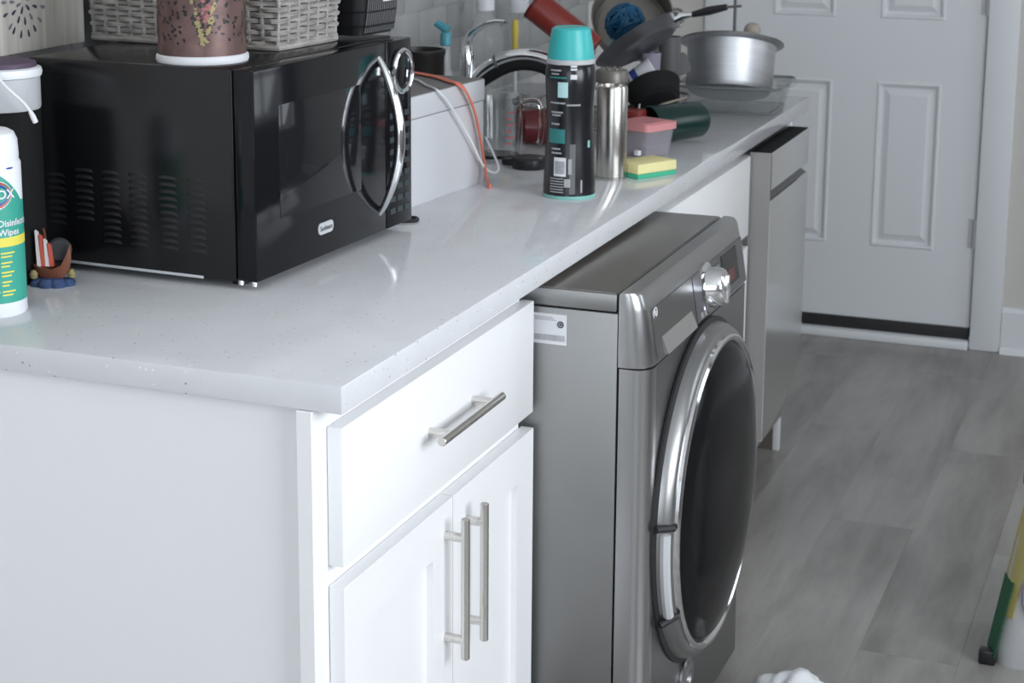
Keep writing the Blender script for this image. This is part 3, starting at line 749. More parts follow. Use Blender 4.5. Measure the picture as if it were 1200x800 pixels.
WR = 0.0412
wp = thing('wipes_canister', 'white plastic canister of disinfecting wipes with green label at the left edge', 'canister', (-0.562, 0.128, H))
obj('body', add_lathe(B(), [(0, 0), (WR-0.002, 0), (WR, 0.003), (WR, 0.196), (WR-0.002, 0.200), (0, 0.200)], 56), M_whiteplastic, wp)
obj('lid', add_lathe(B(), [(WR-0.0025, 0.200), (WR-0.002, 0.206), (WR-0.003, 0.226), (WR-0.007, 0.235), (WR-0.014, 0.239), (0, 0.239)], 56), M_whiteplastic, wp)
CA = math.radians(-53.5)
gl = B(); n = 64
for k in range(n):     # green wrap with an arched top edge
    a0 = -PI+2*PI*k/n; a1 = -PI+2*PI*(k+1)/n
    t0 = 0.193-0.034*(min(abs(a0+0.1), 1.3)/1.1)**1.6; t1 = 0.193-0.034*(min(abs(a1+0.1), 1.3)/1.1)**1.6
    R_ = WR+0.0002
    bmv = [gl.verts.new((R_*math.cos(CA+a), R_*math.sin(CA+a), z)) for a, z in ((a0, 0.019), (a1, 0.019), (a1, t1), (a0, t0))]
    gl.faces.new(bmv)
lb = obj('label', gl, M_labelgreen, wp)
def wraptext(s, size, ang, z, m, al='LEFT', lift=0.0006):
    return obj('lettering', wrap(text_bm(s, size, al), WR, ang, z, lift=lift), m, lb, smooth=0)
def wraprect(x0, x1, z0, z1, m, ang=CA, lift=0.0004, nm='print_band'):
    bm = flat_rect(B(), x0, z0, x1, z1, 14); return obj(nm, wrap(bm, WR, ang, 0, lift=lift), m, lb, smooth=0)
LO = CA-math.radians(1)
for rx, ry, m_, lf in ((0.031, 0.0205, M_label, 0.0004), (0.0295, 0.0190, M_redlogo, 0.0006), (0.0265, 0.0160, M_blue, 0.0008)):
    obj('logo_oval', wrap(flat_ellipse(B(), 0, 0, rx, ry), WR, LO, 0.160, lift=lf), m_, lb, smooth=0)
wraptext('CLOROX', 0.0165, LO, 0.160, M_label, 'CENTER', 0.0011)
wraptext('Disinfecting', 0.0118, CA+math.radians(12), 0.1225, M_label)
wraptext('Wipes', 0.0118, CA+math.radians(12), 0.1105, M_label)
wraprect(-0.05, 0.062, 0.0925, 0.1045, M_labelyellow)
for i in range(5):
    for q in range(2):
        wraprect(0.0105, (0.030, 0.026, 0.028, 0.024, 0.029)[i]-0.004*q, 0.0835-i*0.0125-q*0.0046, 0.0855-i*0.0125-q*0.0046, M_labelyellow, nm='print_line', lift=0.0006)
    obj('bullet', wrap(flat_ellipse(B(), 0, 0, 0.0013, 0.0013, 10), WR, CA+math.radians(9), 0.0845-i*0.0125, lift=0.0006), M_label, lb, smooth=0)
sp = B(); flat_ellipse(sp, 0, 0, 0.006, 0.0012, 12); obj('print_mark', wrap(sp, WR, CA+math.radians(40), 0.199-0.006, lift=0.0006), M_blue, lb, smooth=0)

orn = thing('ship_ornament', 'small brown resin ship ornament with red striped sails on blue waves beside the wipes', 'ornament', (-0.574, 0.276, H))
wv = B()
for a, b, r in ((-0.020, -0.004, 0.011), (-0.006, -0.010, 0.012), (0.008, -0.008, 0.012), (0.020, 0.002, 0.010), (0.0, 0.006, 0.014), (-0.014, 0.008, 0.012)):
    add_lathe(wv, [(0, 0), (r, 0), (r*1.05, r*0.5), (r*0.7, r*0.95), (0, r*1.1)], 14, Matrix.Translation((a, b, 0)))
obj('waves', wv, M_bluewave, orn)
hl = B(); secs = []
for t, z0, z1, w_ in ((-0.027, 0.026, 0.030, 0.002), (-0.018, 0.013, 0.027, 0.009), (0, 0.009, 0.024, 0.012), (0.014, 0.011, 0.030, 0.010), (0.022, 0.020, 0.046, 0.006), (0.026, 0.036, 0.058, 0.003)):
    secs.append([hl.verts.new((t, s*w_*f, z)) for s, f, z in ((-1, 1, z1), (-1, 0.5, z0), (1, 0.5, z0), (1, 1, z1))])
for a, b in zip(secs, secs[1:]):
    for i in range(4): hl.faces.new((a[i], a[(i+1) % 4], b[(i+1) % 4], b[i]))
hl.faces.new(secs[0]); hl.faces.new(secs[-1][::-1])
obj('hull', hl, M_brown, orn)
for i in range(4):
    x0 = -0.021+i*0.0058
    pr = B(); add_prism(pr, [(x0, 0.027), (x0+0.0058, 0.027), (x0-0.0010+0.0058*0.55, 0.074-0.006*i), (x0-0.0015, 0.077-0.006*i)], 'y', -0.0035, 0.0035)
    obj('sail', pr, M_sailred if i % 2 else M_sail, orn, smooth=0)
obj('wheel', add_lathe(B(), [(0.0, -0.003), (0.014, -0.003), (0.017, 0), (0.014, 0.003), (0, 0.003)], 24, axisM((0.008, 0.008, 0.048), (0.3, -1, 0.1))), M_rubber, orn)
obj('mast', add_tube(B(), [(-0.004, 0.006, 0.02), (-0.012, 0.004, 0.079)], 0.0014, 6), M_brown, orn)
for a, b in ((-0.024, -0.010), (0.026, 0.0)):
    obj('gold_shell', add_lathe(B(), [(0, 0.010), (0.005, 0.012), (0.006, 0.018), (0.003, 0.023), (0, 0.024)], 12, Matrix.Translation((a, b, 0))), M_gold, orn)
orn.rotation_euler = (0, 0, 0.32)

wc = thing('charging_cable', 'thin white charging cable hanging from the grey canister lid', 'cable', (-0.62, 0.20, 1.1655))
obj('cord', add_tube(B(), smooth_path([(-0.04, 0.075, 0.0125), (-0.02, 0.050, 0.0120), (0.0, 0.026, 0.0035), (0.020, 0.022, -0.016), (0.040, 0.034, -0.040), (0.047, 0.041, -0.054)], 6), 0.0021, 8), M_wcable, wc)
obj('plug', add_tube(B(), [(0.0465, 0.0405, -0.053), (0.0485, 0.043, -0.060), (0.0505, 0.0455, -0.068)], [0.0030, 0.0038, 0.0036], 10), M_wcable, wc)

# ------------------------------------------------------------------ white box and its cables
wbx = thing('storage_box', 'white lidded box with grey top beside the microwave, cables draped over it', 'box', (-0.311, 1.221, H), -0.092)
obj('body', add_box(B(), (-0.15, -0.36, 0), (-0.001, -0.0005, 0.146), 0.001), M_boxwhite, wbx)
obj('lid', add_box(B(), (-0.152, -0.362, 0.1475), (0.0005, 0.001, 0.1845), 0.0015), M_boxwhite, wbx)
box('lid_top', (-0.150, -0.360, 0.1846), (-0.001, -0.001, 0.1862), M_boxgrey, wbx, 0.0004)
oc = obj('orange_strap', add_tube(B(), smooth_path([(-0.455, 1.225, 1.0562), (-0.42, 1.205, 1.0562), (-0.384, 1.180, 1.0562), (-0.339, 1.133, 1.0562), (-0.318, 1.118, 1.0545), (-0.3085, 1.130, 1.040), (-0.307, 1.166, 1.000), (-0.305, 1.189, 0.946), (-0.300, 1.198, 0.900), (-0.290, 1.185, 0.874), (-0.277, 1.166, 0.8698)], 5), 0.0060, 8, flat=0.40, up=(0.3, -0.2, 0.9)), M_orange)
tag(oc, 'orange flat cable draped over the front of the white box', 'cable')
wc2 = obj('looped_cable', add_tube(B(), smooth_path([(-0.43, 1.150, 1.0560), (-0.40, 1.130, 1.0560), (-0.36, 1.075, 1.0560), (-0.328, 1.040, 1.0555), (-0.318, 1.045, 1.045), (-0.315, 1.071, 1.026), (-0.308, 1.142, 0.960), (-0.302, 1.190, 0.905), (-0.292, 1.215, 0.886), (-0.290, 1.240, 0.890), (-0.305, 1.250, 0.915), (-0.315, 1.238, 0.945)], 6), 0.0021, 8), M_wcable)
tag(wc2, 'thin white cord looping down the white box beside the orange cable', 'cable')

# ------------------------------------------------------------------ scent bead bottle
sb_ = thing('scent_bead_bottle', 'black bottle with turquoise cap standing in front of the white box', 'bottle', (-0.130, 1.160, H))
bprof = [(0.0448, 0.006), (0.0445, 0.02), (0.0430, 0.055), (0.0410, 0.09), (0.0395, 0.12), (0.0398, 0.15), (0.0415, 0.175), (0.0425, 0.195), (0.0425, 0.215), (0.0405, 0.224), (0.0385, 0.228)]
def brad(z):
    for (r0, z0), (r1, z1) in zip(bprof, bprof[1:]):
        if z <= z1: return r0+(r1-r0)*max(0, min(1, (z-z0)/(z1-z0)))
    return bprof[-1][0]
obj('base_rim', add_lathe(B(), [(0, 0), (0.0440, 0), (0.0452, 0.002), (0.0450, 0.006), (0, 0.006)], 48), M_tealr, sb_)
bb_ = obj('body', add_lathe(B(), [(0, 0.006)]+bprof+[(0, 0.228)], 56), M_bottleblk, sb_)
obj('collar', add_lathe(B(), [(0.0395, 0.228), (0.0410, 0.229), (0.0410, 0.235), (0.0395, 0.2365)], 48), M_ltgrey, sb_)
obj('cap', add_lathe(B(), [(0.0395, 0.236), (0.0395, 0.240), (0.0375, 0.258), (0.0345, 0.276), (0.0325, 0.286), (0.028, 0.2895), (0, 0.290)], 48), M_teal, sb_)
CB = math.atan2(-1.7657-1.16, 0.8648+0.13)
def blab(x0, x1, z0, z1, m, nm='print_block'):
    bm = flat_rect(B(), x0, z0, x1, z1, 6); return obj(nm, wrap(bm, 0.041, CB, 0, zs=brad, lift=0.0004), m, bb_, smooth=0)
blab(-0.022, -0.004, 0.174, 0.200, M_cyan)
blab(-0.042, -0.008, 0.096, 0.120, M_tealprint)
blab(-0.040, -0.006, 0.206, 0.209, M_tealprint)
for z_, a, b in ((0.218, -0.038, -0.016), (0.212, -0.036, -0.02), (0.163, -0.038, -0.008), (0.160, -0.006, 0.018), (0.147, -0.036, -0.012), (0.142, -0.034, -0.016), (0.127, -0.036, -0.018), (0.085, -0.034, -0.016), (0.078, -0.034, -0.014)):
    blab(a, b, z_, z_+0.0028, M_grey, 'print_line')
bc = blab(-0.028, -0.006, 0.040, 0.072, M_label, 'barcode')
for k in range(9): 
    o = obj('barcode_bar', wrap(flat_rect(B(), -0.026, 0.045+k*0.0024, -0.008, 0.0461+k*0.0024, 4), 0.041, CB, 0, zs=brad, lift=0.0008), M_print, bc, smooth=0)
for k in range(6): blab(-0.036, -0.010, 0.012+k*0.0046, 0.0138+k*0.0046, M_grey, 'print_line')
blab(0.000, 0.010, 0.010, 0.095, mat('print_dim', (0.13, 0.135, 0.14), 0.5), 'print_block')
blab(-0.009, 0.002, 0.022, 0.036, M_grey, 'print_block')
blab(-0.002, 0.004, 0.044, 0.070, M_grey, 'print_block')
for z_ in (0.205, 0.220): blab(0.000, 0.011, z_, z_+0.008, M_label, 'print_block')
blab(0.034, 0.040, 0.088, 0.100, M_tealr, 'print_block')
blab(0.020, 0.023, 0.012, 0.034, M_grey, 'print_line')

# ------------------------------------------------------------------ thermos, sponge, tub
th = thing('steel_tumbler', 'plain brushed stainless steel flask standing right of the black bottle', 'flask', (-0.112, 1.340, H))
obj('body', add_lathe(B(), [(0, 0), (0.0265, 0), (0.0275, 0.003), (0.0275, 0.164), (0.0262, 0.168), (0.0245, 0.1685), (0.0240, 0.162), (0, 0.161)], 48), M_thermos, th)
obj('base_seam', add_lathe(B(), [(0.0277, 0.0045), (0.0279, 0.005), (0.0277, 0.0055)], 48), M_dkgrey, th)
sg = thing('kitchen_sponge', 'yellow and green kitchen sponge at the foot of the steel flask', 'sponge', (-0.066, 1.402, H), -0.52)
obj('scouring_layer', add_box(B(), (-0.031, -0.048, 0), (0.031, 0.048, 0.0085), 0.001), M_spongeg, sg)
yb = obj('foam', add_box(B(), (-0.031, -0.048, 0.0086), (0.031, 0.048, 0.027), 0.002), M_spongey, sg)
def _sp():
    n, l, b = nodes(M_spongey); mp = coords(M_spongey, 'Object'); t = noise(M_spongey, mp, 300, 2); bump(M_spongey, t.outputs['Fac'], 0.5, 0.002)
_sp()
tb = thing('food_tub', 'clear plastic food tub with pink lid behind the sponge', 'container', (-0.128, 1.605, H), -0.42)
ob = B(); rings = []
for z_, hx, hy in ((0, 0.034, 0.036), (0.052, 0.041, 0.042), (0.052, 0.039, 0.040), (0.003, 0.032, 0.034)):
    rings.append([ob.verts.new((x_, y_, z_)) for x_, y_ in rrect(-hx, hx, -hy, hy, 0.010)])
for a, b in zip(rings, rings[1:]):
    for i in range(len(a)): ob.faces.new((a[i], a[(i+1) % len(a)], b[(i+1) % len(a)], b[i]))
ob.faces.new(rings[0][::-1]); ob.faces.new(rings[-1])
obj('body', ob, M_tubclear, tb)
obj('lid', add_prism(B(), rrect(-0.045, 0.045, -0.046, 0.046, 0.012), 'z', 0.0525, 0.066), M_pink, tb)
obj('lid_panel', add_prism(B(), rrect(-0.037, 0.037, -0.038, 0.038, 0.010), 'z', 0.066, 0.0675), M_pink, tb)
obj('clip', add_box(B(), (0.012, -0.0475, 0.006), (0.024, -0.0375, 0.016), 0.002), M_label, tb)

# ------------------------------------------------------------------ sink corner
mc = thing('measuring_jug', 'clear glass measuring jug with open handle beside the white box', 'measuring jug', (-0.386, 1.480, H), 0.40)
obj('bowl', add_lathe(B(), [(0, 0), (0.040, 0), (0.044, 0.004), (0.050, 0.112), (0.0525, 0.118), (0.0495, 0.1175), (0.047, 0.112), (0.041, 0.007), (0, 0.006)], 40), M_glassr, mc)
obj('handle', add_tube(B(), smooth_path([(0.047, 0, 0.105), (0.070, 0, 0.108), (0.084, 0, 0.098), (0.086, 0, 0.070), (0.084, 0, 0.036), (0.080, 0, 0.024)], 5), 0.0052, 8), M_glassr, mc)
for k in range(6): obj('scale_mark', wrap(flat_rect(B(), -0.006, 0.03+k*0.012, 0.004+0.006*(k % 2), 0.0325+k*0.012, 4), 0.0475, -1.1, 0, lift=0.0012), M_redlogo, mc, smooth=0)
bl = thing('round_cover', 'round black plastic lid lying on the worktop beside the glass jug', 'lid', (-0.285, 1.385, H))
obj('disc', add_lathe(B(), [(0, 0), (0.031, 0), (0.033, 0.003), (0.033, 0.018), (0.030, 0.021), (0.025, 0.0195), (0, 0.018)], 36), M_black, bl)
obj('spout_tab', add_box(B(), (-0.052, -0.010, 0.003), (-0.028, 0.012, 0.016), 0.003), M_black, bl)
mg = thing('maroon_mug', 'dark maroon mug lying on its side behind the black lid', 'mug', mw=axisM((-0.388, 1.625, H+0.0365), (0.92, 0.39, 0.0)))
obj('cup', add_lathe(B(), [(0, 0.001), (0.031, 0), (0.0345, 0.004), (0.036, 0.03), (0.036, 0.098), (0.034, 0.100), (0.032, 0.096), (0.031, 0.010), (0, 0.008)], 36), M_maroon, mg)
fc = thing('kitchen_faucet', 'chrome kitchen faucet with arched lever and long spout behind the white box', 'faucet', (-0.550, 1.730, H))
obj('body', add_lathe(B(), [(0, 0), (0.026, 0), (0.026, 0.008), (0.017, 0.014), (0.0165, 0.09), (0.0160, 0.14), (0.0150, 0.165), (0.011, 0.180), (0.006, 0.187), (0, 0.188)], 28), M_chrome, fc)
obj('lever', add_tube(B(), smooth_path([(-0.002, 0, 0.176), (0.006, 0, 0.202), (0.030, 0, 0.222), (0.058, 0, 0.232), (0.084, 0, 0.233)], 6), [0.0105-0.0070*k/24 for k in range(25)], 10), M_chrome, fc)
spo = obj('spout', add_tube(B(), smooth_path([(0.004, 0.0, 0.085), (0.030, 0.004, 0.125), (0.075, 0.008, 0.153), (0.120, 0.012, 0.164), (0.165, 0.016, 0.158), (0.200, 0.020, 0.138)], 6), 0.0155, 16), M_chrome, fc)
obj('spout_underside', add_tube(B(), smooth_path([(0.034, -0.006, 0.106), (0.080, -0.003, 0.134), (0.122, 0.001, 0.146), (0.163, 0.005, 0.141), (0.192, 0.009, 0.124)], 6), 0.0105, 12), M_mattblk, spo)
obj('joint_ring', add_tube(B(), [(0.062, 0.007, 0.1465), (0.067, 0.0075, 0.149)], 0.0170, 16), M_dkgrey, spo)
obj('spray_head', add_tube(B(), [(0.200, 0.020, 0.138), (0.215, 0.021, 0.124), (0.232, 0.022, 0.102)], [0.0135, 0.015, 0.014], 14), M_dkgrey, spo)
sbt = thing('spray_bottle', 'small clear bottle with blue pump head left of the faucet', 'bottle', (-0.560, 1.640, H))
obj('bottle', add_lathe(B(), [(0, 0), (0.017, 0), (0.018, 0.01), (0.018, 0.12), (0.010, 0.15), (0.009, 0.19), (0, 0.19)], 24), M_plasticclear, sbt)
ph_ = B(); add_lathe(ph_, [(0.0095, 0.19), (0.0115, 0.192), (0.0115, 0.212), (0.008, 0.218), (0, 0.218)], 20); add_tube(ph_, [(0.006, 0, 0.220), (-0.020, -0.004, 0.236)], [0.010, 0.007], 10)
obj('pump_head', ph_, M_bluepl, sbt)
db = tag(obj('dark_crock', add_lathe(B(), [(0, 0), (0.045, 0), (0.047, 0.004), (0.047, 0.185), (0.050, 0.190), (0.050, 0.197), (0.045, 0.198), (0.043, 0.190), (0.043, 0.02), (0, 0.018)], 36), mat('dark_brown_glaze', (0.012, 0.010, 0.009), 0.4), None, (-0.555, 1.500, H)), 'dark brown crock behind the white box left of the faucet', 'pot')
jg = thing('water_jug', 'tall clear plastic bottle with white cap behind the faucet spout', 'bottle', (-0.640, 2.060, H))
obj('bottle', add_lathe(B(), [(0, 0), (0.040, 0), (0.043, 0.006), (0.043, 0.05), (0.041, 0.055), (0.043, 0.06), (0.043, 0.11), (0.041, 0.115), (0.043, 0.12), (0.043, 0.16), (0.030, 0.195), (0.016, 0.215), (0.015, 0.225), (0, 0.225)], 36), M_plasticclear, jg)
obj('cap', add_lathe(B(), [(0.015, 0.222), (0.021, 0.223), (0.021, 0.246), (0.018, 0.248), (0, 0.248)], 24), M_label, jg)
jg = thing('soap_bottle', 'clear bottle with broad white cap by the tiled wall behind the red can', 'bottle', (-0.645, 2.290, H))
obj('bottle', add_lathe(B(), [(0, 0), (0.030, 0), (0.032, 0.006), (0.032, 0.15), (0.024, 0.185), (0.020, 0.198), (0, 0.198)], 32), M_plasticclear, jg)
obj('cap', add_lathe(B(), [(0.020, 0.198), (0.0235, 0.199), (0.0235, 0.226), (0.021, 0.229), (0, 0.229)], 24), M_label, jg)
dbh = thing('dish_brush', 'slim yellow-handled dish brush standing behind the faucet spout', 'brush', (-0.560, 2.040, H))
obj('bristle_head', add_lathe(B(), [(0, 0), (0.020, 0), (0.022, 0.02), (0.012, 0.035), (0, 0.036)], 20), M_ltgrey, dbh)
obj('stem', add_lathe(B(), [(0.0045, 0.034), (0.0045, 0.135), (0, 0.136)], 12), M_ltgrey, dbh)
obj('yellow_handle', add_lathe(B(), [(0.005, 0.134), (0.0075, 0.14), (0.0062, 0.16), (0.0078, 0.18), (0.0065, 0.205), (0, 0.208)], 16), M_yellow, dbh)

# ------------------------------------------------------------------ dish rack and what it holds
rk = thing('dish_rack', 'grey wire dish rack loaded with pans and cups in front of the tiled wall', 'dish rack', (-0.310, 1.960, H))
X0, X1, Y0, Y1 = -0.15, 0.125, -0.16, 0.16
for zz, e in ((0.010, 0.0), (0.050, 0.008)):
    obj('rail', add_tube(B(), [(x_, y_, zz) for x_, y_ in rrect(X0-e, X1+e, Y0-e, Y1+e, 0.03)], 0.0032, 8, True), M_wire, rk)
wr = None
for k in range(9):
    y_ = Y0+0.03+k*0.0325
    pts = smooth_path([(X0-0.008, y_, 0.050), (X0, y_, 0.012), (X0+0.02, y_, 0.008), (X1-0.02, y_, 0.008), (X1, y_, 0.012), (X1+0.008, y_, 0.050)], 4)
    if wr is None: wr = obj('wire', add_tube(B(), [(p.x, p.y-y_, p.z) for p in pts], 0.0022, 6), M_wire, rk, (0, y_, 0))
    else: linkcopy(wr, 'wire', rk, (0, y_, 0))
pg = None
for k in range(5):
    x_ = X1-0.02; y_ = Y0+0.030+k*0.05
    if pg is None: pg = obj('prong', add_tube(B(), smooth_path([(0, 0, 0.008), (-0.004, 0.002, 0.060), (0.004, 0.012, 0.072), (0.012, 0.022, 0.060), (0.010, 0.024, 0.008)], 5), 0.0018, 6), M_wcable, rk, (x_, y_, 0))
    else: linkcopy(pg, 'prong', rk, (x_, y_, 0))

n_under = (Vector((0.534, 0, -0.846))*0.95 + Vector((0.385, -0.90, 0.204))*0.17).normalized()
fpm = axisM((-0.249, 1.950, 1.049), -n_under)
fp = thing('frying_pan', 'dark frying pan propped edge-on on the rack, black grip pointing toward the door', 'frying pan', mw=fpm)
obj('pan', add_lathe(B(), [(0, -0.020), (0.070, -0.020), (0.082, -0.017), (0.100, 0.0), (0.103, 0.002), (0.100, 0.003), (0.080, -0.014), (0.068, -0.0165), (0, -0.0165)], 56), M_panunder, fp)
inv = fpm.inverted()
P_ = [inv @ Vector(p) for p in ((-0.172, 1.955, 1.096), (-0.155, 1.955, 1.104), (-0.135, 1.955, 1.107), (-0.100, 1.955, 1.116), (-0.062, 1.955, 1.125), (-0.032, 1.955, 1.128))]
obj('handle_stem', add_tube(B(), P_[0:3], [0.011, 0.008, 0.006], 10), M_chrome, fp)
gpn = obj('grip', add_tube(B(), P_[2:5], [0.0062, 0.0095, 0.0065], 12), M_black, fp)
obj('hanging_loop', add_tube(B(), P_[4:6], 0.0028, 8), M_dkgrey, gpn)
n_s = Vector((0.30, -0.85, 0.42)).normalized()
sp_ = thing('saucepan', 'brownish grey metal saucepan tipped on the rack behind the blue scrubber', 'saucepan', mw=axisM((-0.318, 2.130, 1.082), n_s))
obj('pan', add_lathe(B(), [(0, -0.075), (0.078, -0.075), (0.084, -0.068), (0.088, 0.0), (0.091, 0.002), (0.088, 0.003), (0.082, -0.065), (0.074, -0.071), (0, -0.071)], 48), M_panin, sp_)
obj('side_grip', add_tube(B(), smooth_path([(0.086, -0.02, -0.012), (0.106, -0.018, -0.010), (0.112, 0, -0.010), (0.106, 0.018, -0.010), (0.086, 0.02, -0.012)], 4), 0.0035, 8), M_panin, sp_)
bs = thing('scrubber', 'fluffy blue mesh scrubber resting on the frying pan rim', 'scrubber', (-0.296, 2.005, 1.042))
sc = B(); rnd = random.Random(9)
for k in range(34):
    ax = Vector((rnd.uniform(-1, 1), rnd.uniform(-1, 1), rnd.uniform(-1, 1))).normalized(); u_ = ax.orthogonal().normalized(); v_ = ax.cross(u_)
    off = ax*rnd.uniform(-0.024, 0.024); R_ = math.sqrt(max(0.0003, 0.040**2-off.length**2))
    add_tube(sc, [Vector((0, 0, 0.036)) + off + u_*R_*math.cos(2*PI*j/18)*(1+0.08*math.sin(3*j)) + v_*R_*math.sin(2*PI*j/18) for j in range(18)], 0.0044, 5, True, flat=0.5)
o = obj('mesh_loops', sc, M_bluemesh, bs); o['kind'] = 'stuff'
obj('core', add_lathe(B(), [(0, 0.004), (0.022, 0.010), (0.035, 0.036), (0.022, 0.062), (0, 0.068)], 20), M_bluemesh, bs)
obj('cord', add_tube(B(), smooth_path([(-0.005, -0.020, 0.014), (-0.020, -0.028, -0.002), (-0.026, -0.03, -0.024), (-0.014, -0.032, -0.012)], 5), 0.0024, 6), M_bluepl, bs)
tmb = tag(obj('tumbler', add_lathe(B(), [(0, 0), (0.017, 0), (0.018, 0.002), (0.022, 0.140), (0.0205, 0.140), (0.017, 0.005), (0, 0.004)], 28), M_lav, None, (-0.236, 2.000, H+0.012)), 'lavender tinted plastic tumbler upright on the rack under the frying pan', 'tumbler')
dgc = tag(obj('tall_cup', add_lathe(B(), [(0, 0), (0.019, 0), (0.020, 0.003), (0.025, 0.165), (0.023, 0.165), (0.018, 0.006), (0, 0.005)], 28), M_dkgrey, None, (-0.222, 2.098, H+0.012)), 'tall dark grey cup upright on the rack behind the lavender tumbler', 'cup')
wcm = thing('white_cup', 'small white cup with a blue band tilted on the rack', 'cup', mw=axisM((-0.262, 1.945, 0.962), (0.80, 0.25, 0.55)))
obj('cup', add_lathe(B(), [(0, 0), (0.017, 0), (0.019, 0.003), (0.024, 0.055), (0.022, 0.055), (0.017, 0.006), (0, 0.005)], 28), M_label, wcm)
obj('blue_band', add_lathe(B(), [(0.0195, 0.006), (0.0212, 0.020), (0.0205, 0.020), (0.019, 0.006)], 28), M_blue, wcm)
bdm = axisM((-0.195, 2.060, 0.955), Vector((0.30, -0.92, 0.25)))
bx_ = Vector((0.92, 0.10, 0.385)); bz_ = Vector((0.30, -0.92, 0.20)).normalized(); bx_ = (bx_-bz_*bx_.dot(bz_)).normalized(); by_ = bz_.cross(bx_)
bdm = Matrix((bx_, by_, bz_)).transposed().to_4x4(); bdm.translation = Vector((-0.268, 2.125, 0.955))
bd = tag(obj('cutting_board', add_prism(B(), rrect(-0.085, 0.085, -0.024, 0.024, 0.010), 'z', -0.004, 0.004), M_dkgrey, None, mw=bdm), 'grey cutting board slanting across the rack left of the aluminium pot', 'cutting board')
bpn = thing('black_pan', 'small black pan tilted in the front of the rack behind the pink-lidded tub', 'pan', mw=axisM((-0.196, 1.880, 0.958), (-0.45, 0.55, 0.70)))
obj('pan', add_lathe(B(), [(0, -0.040), (0.040, -0.040), (0.050, -0.033), (0.058, 0.0), (0.060, 0.002), (0.058, 0.003), (0.048, -0.030), (0.038, -0.036), (0, -0.036)], 40), M_mattblk, bpn)
obj('handle', add_tube(B(), [bpn.matrix_world.inverted() @ Vector(p) for p in ((-0.215, 1.845, 0.930), (-0.235, 1.830, 0.918), (-0.262, 1.812, 0.905))], [0.005, 0.008, 0.007], 10), M_mattblk, bpn)
rcm = axisM((-0.412, 1.752, 1.136), (0.80, 0.08, -0.59))
rc = thing('red_can', 'red cylindrical can leaning over the faucet spout toward the rack', 'can', mw=rcm)
obj('can', add_lathe(B(), [(0, 0.0), (0.029, 0.0), (0.032, 0.003), (0.032, 0.150), (0.030, 0.153), (0, 0.153)], 40), M_red, rc)
obj('end_rim', add_lathe(B(), [(0.0295, 0.0), (0.033, -0.001), (0.033, 0.004), (0.0315, 0.005)], 40), M_maroon, rc)
rbx = tag(obj('red_box', add_box(B(), (-0.033, -0.022, 0), (0.033, 0.022, 0.077), 0.004), M_red, None, (-0.185, 1.672, H)), 'small red plastic box behind the pink-lidded tub', 'box')
rbx.rotation_euler = (0, 0, -0.1)
spt = tag(obj('spatula', add_tube(B(), [(-0.165, 1.762, 0.932), (-0.135, 1.772, 0.945), (-0.095, 1.785, 0.958)], [0.007, 0.007, 0.005], 10, flat=0.35), M_wood), 'pale wooden spatula resting across the red box toward the green tumbler', 'spatula')
gtm = axisM((-0.150, 1.708, 0.867+0.0405), (0.60, 0.74, 0.04))
gt = thing('green_tumbler', 'dark green plastic tumbler lying on its side beside the food tub', 'tumbler', mw=gtm)
obj('cup', add_lathe(B(), [(0.0375, 0.0), (0.0395, 0.001), (0.036, 0.118), (0.031, 0.126), (0, 0.127)], 36), M_green, gt)
obj('inside', add_lathe(B(), [(0.0375, 0.0), (0.034, 0.108), (0, 0.110)], 36), M_black, gt)
jr = thing('glass_jar', 'squat glass jar with an embossed lid behind the steel flask', 'jar', (-0.196, 1.600, H))
obj('jar', add_lathe(B(), [(0, 0), (0.026, 0), (0.028, 0.004), (0.028, 0.130), (0.024, 0.140), (0.022, 0.140), (0.025, 0.129), (0.025, 0.006), (0, 0.005)], 36), M_glassr, jr)
jl = obj('lid', add_lathe(B(), [(0.0285, 0.138), (0.0315, 0.140), (0.0315, 0.158), (0.029, 0.163), (0.010, 0.166), (0, 0.166)], 36), mat('embossed_pewter', (0.17, 0.16, 0.145), 0.4, 0.4), jr)
for k in range(8):
    a = 2*PI*k/8; obj('boss', add_lathe(B(), [(0.0045, 0), (0.0035, 0.0025), (0, 0.003)], 10, axisM((0.0185*math.cos(a), 0.0185*math.sin(a), 0.1645), (0.1*math.cos(a), 0.1*math.sin(a), 1))), M_panin, jl)

# ------------------------------------------------------------------ glass dish and aluminium pot
gd_ = thing('baking_dish', 'clear rectangular glass baking dish holding the aluminium pot at the counter end', 'baking dish', (-0.120, 2.285, H), 0.06)
ob = B(); rings = []
for z_, h_ in ((0, 0.098), (0.003, 0.101), (0.055, 0.114), (0.058, 0.122), (0.0605, 0.122), (0.0605, 0.112), (0.007, 0.096), (0.006, 0.090)):
    rings.append([ob.verts.new((x_, y_, z_)) for x_, y_ in rrect(-h_, h_, -h_, h_, 0.022)])
for a, b in zip(rings, rings[1:]):
    for i in range(len(a)): ob.faces.new((a[i], a[(i+1) % len(a)], b[(i+1) % len(a)], b[i]))
ob.faces.new(rings[0][::-1]); ob.faces.new(rings[-1])
obj('dish', ob, M_glass, gd_)
M_gedge = mat('glass_edge', (0.16, 0.175, 0.17), 0.08, alpha=0.75, spec=0.8)
for nm, z_, h_, rad in (('rim', 0.0605, 0.119, 0.0032), ('base_edge', 0.0025, 0.099, 0.0022)):
    obj(nm, add_tube(B(), [(x_, y_, z_) for x_, y_ in rrect(-h_, h_, -h_, h_, 0.022)], rad, 8, True), M_gedge, gd_)
for s in (-1, 1):
    obj('lug', add_prism(B(), rrect(0.116*s-0.02, 0.116*s+0.02, -0.04, 0.04, 0.012), 'z', 0.0575, 0.0625), M_glass, gd_)
pm = axisM((-0.126, 2.248, 0.9035), (-0.045, 0.330, 0.94))
pt = thing('aluminium_pot', 'large aluminium pot with flanged rim leaning back in the glass dish near the door', 'pot', mw=pm)
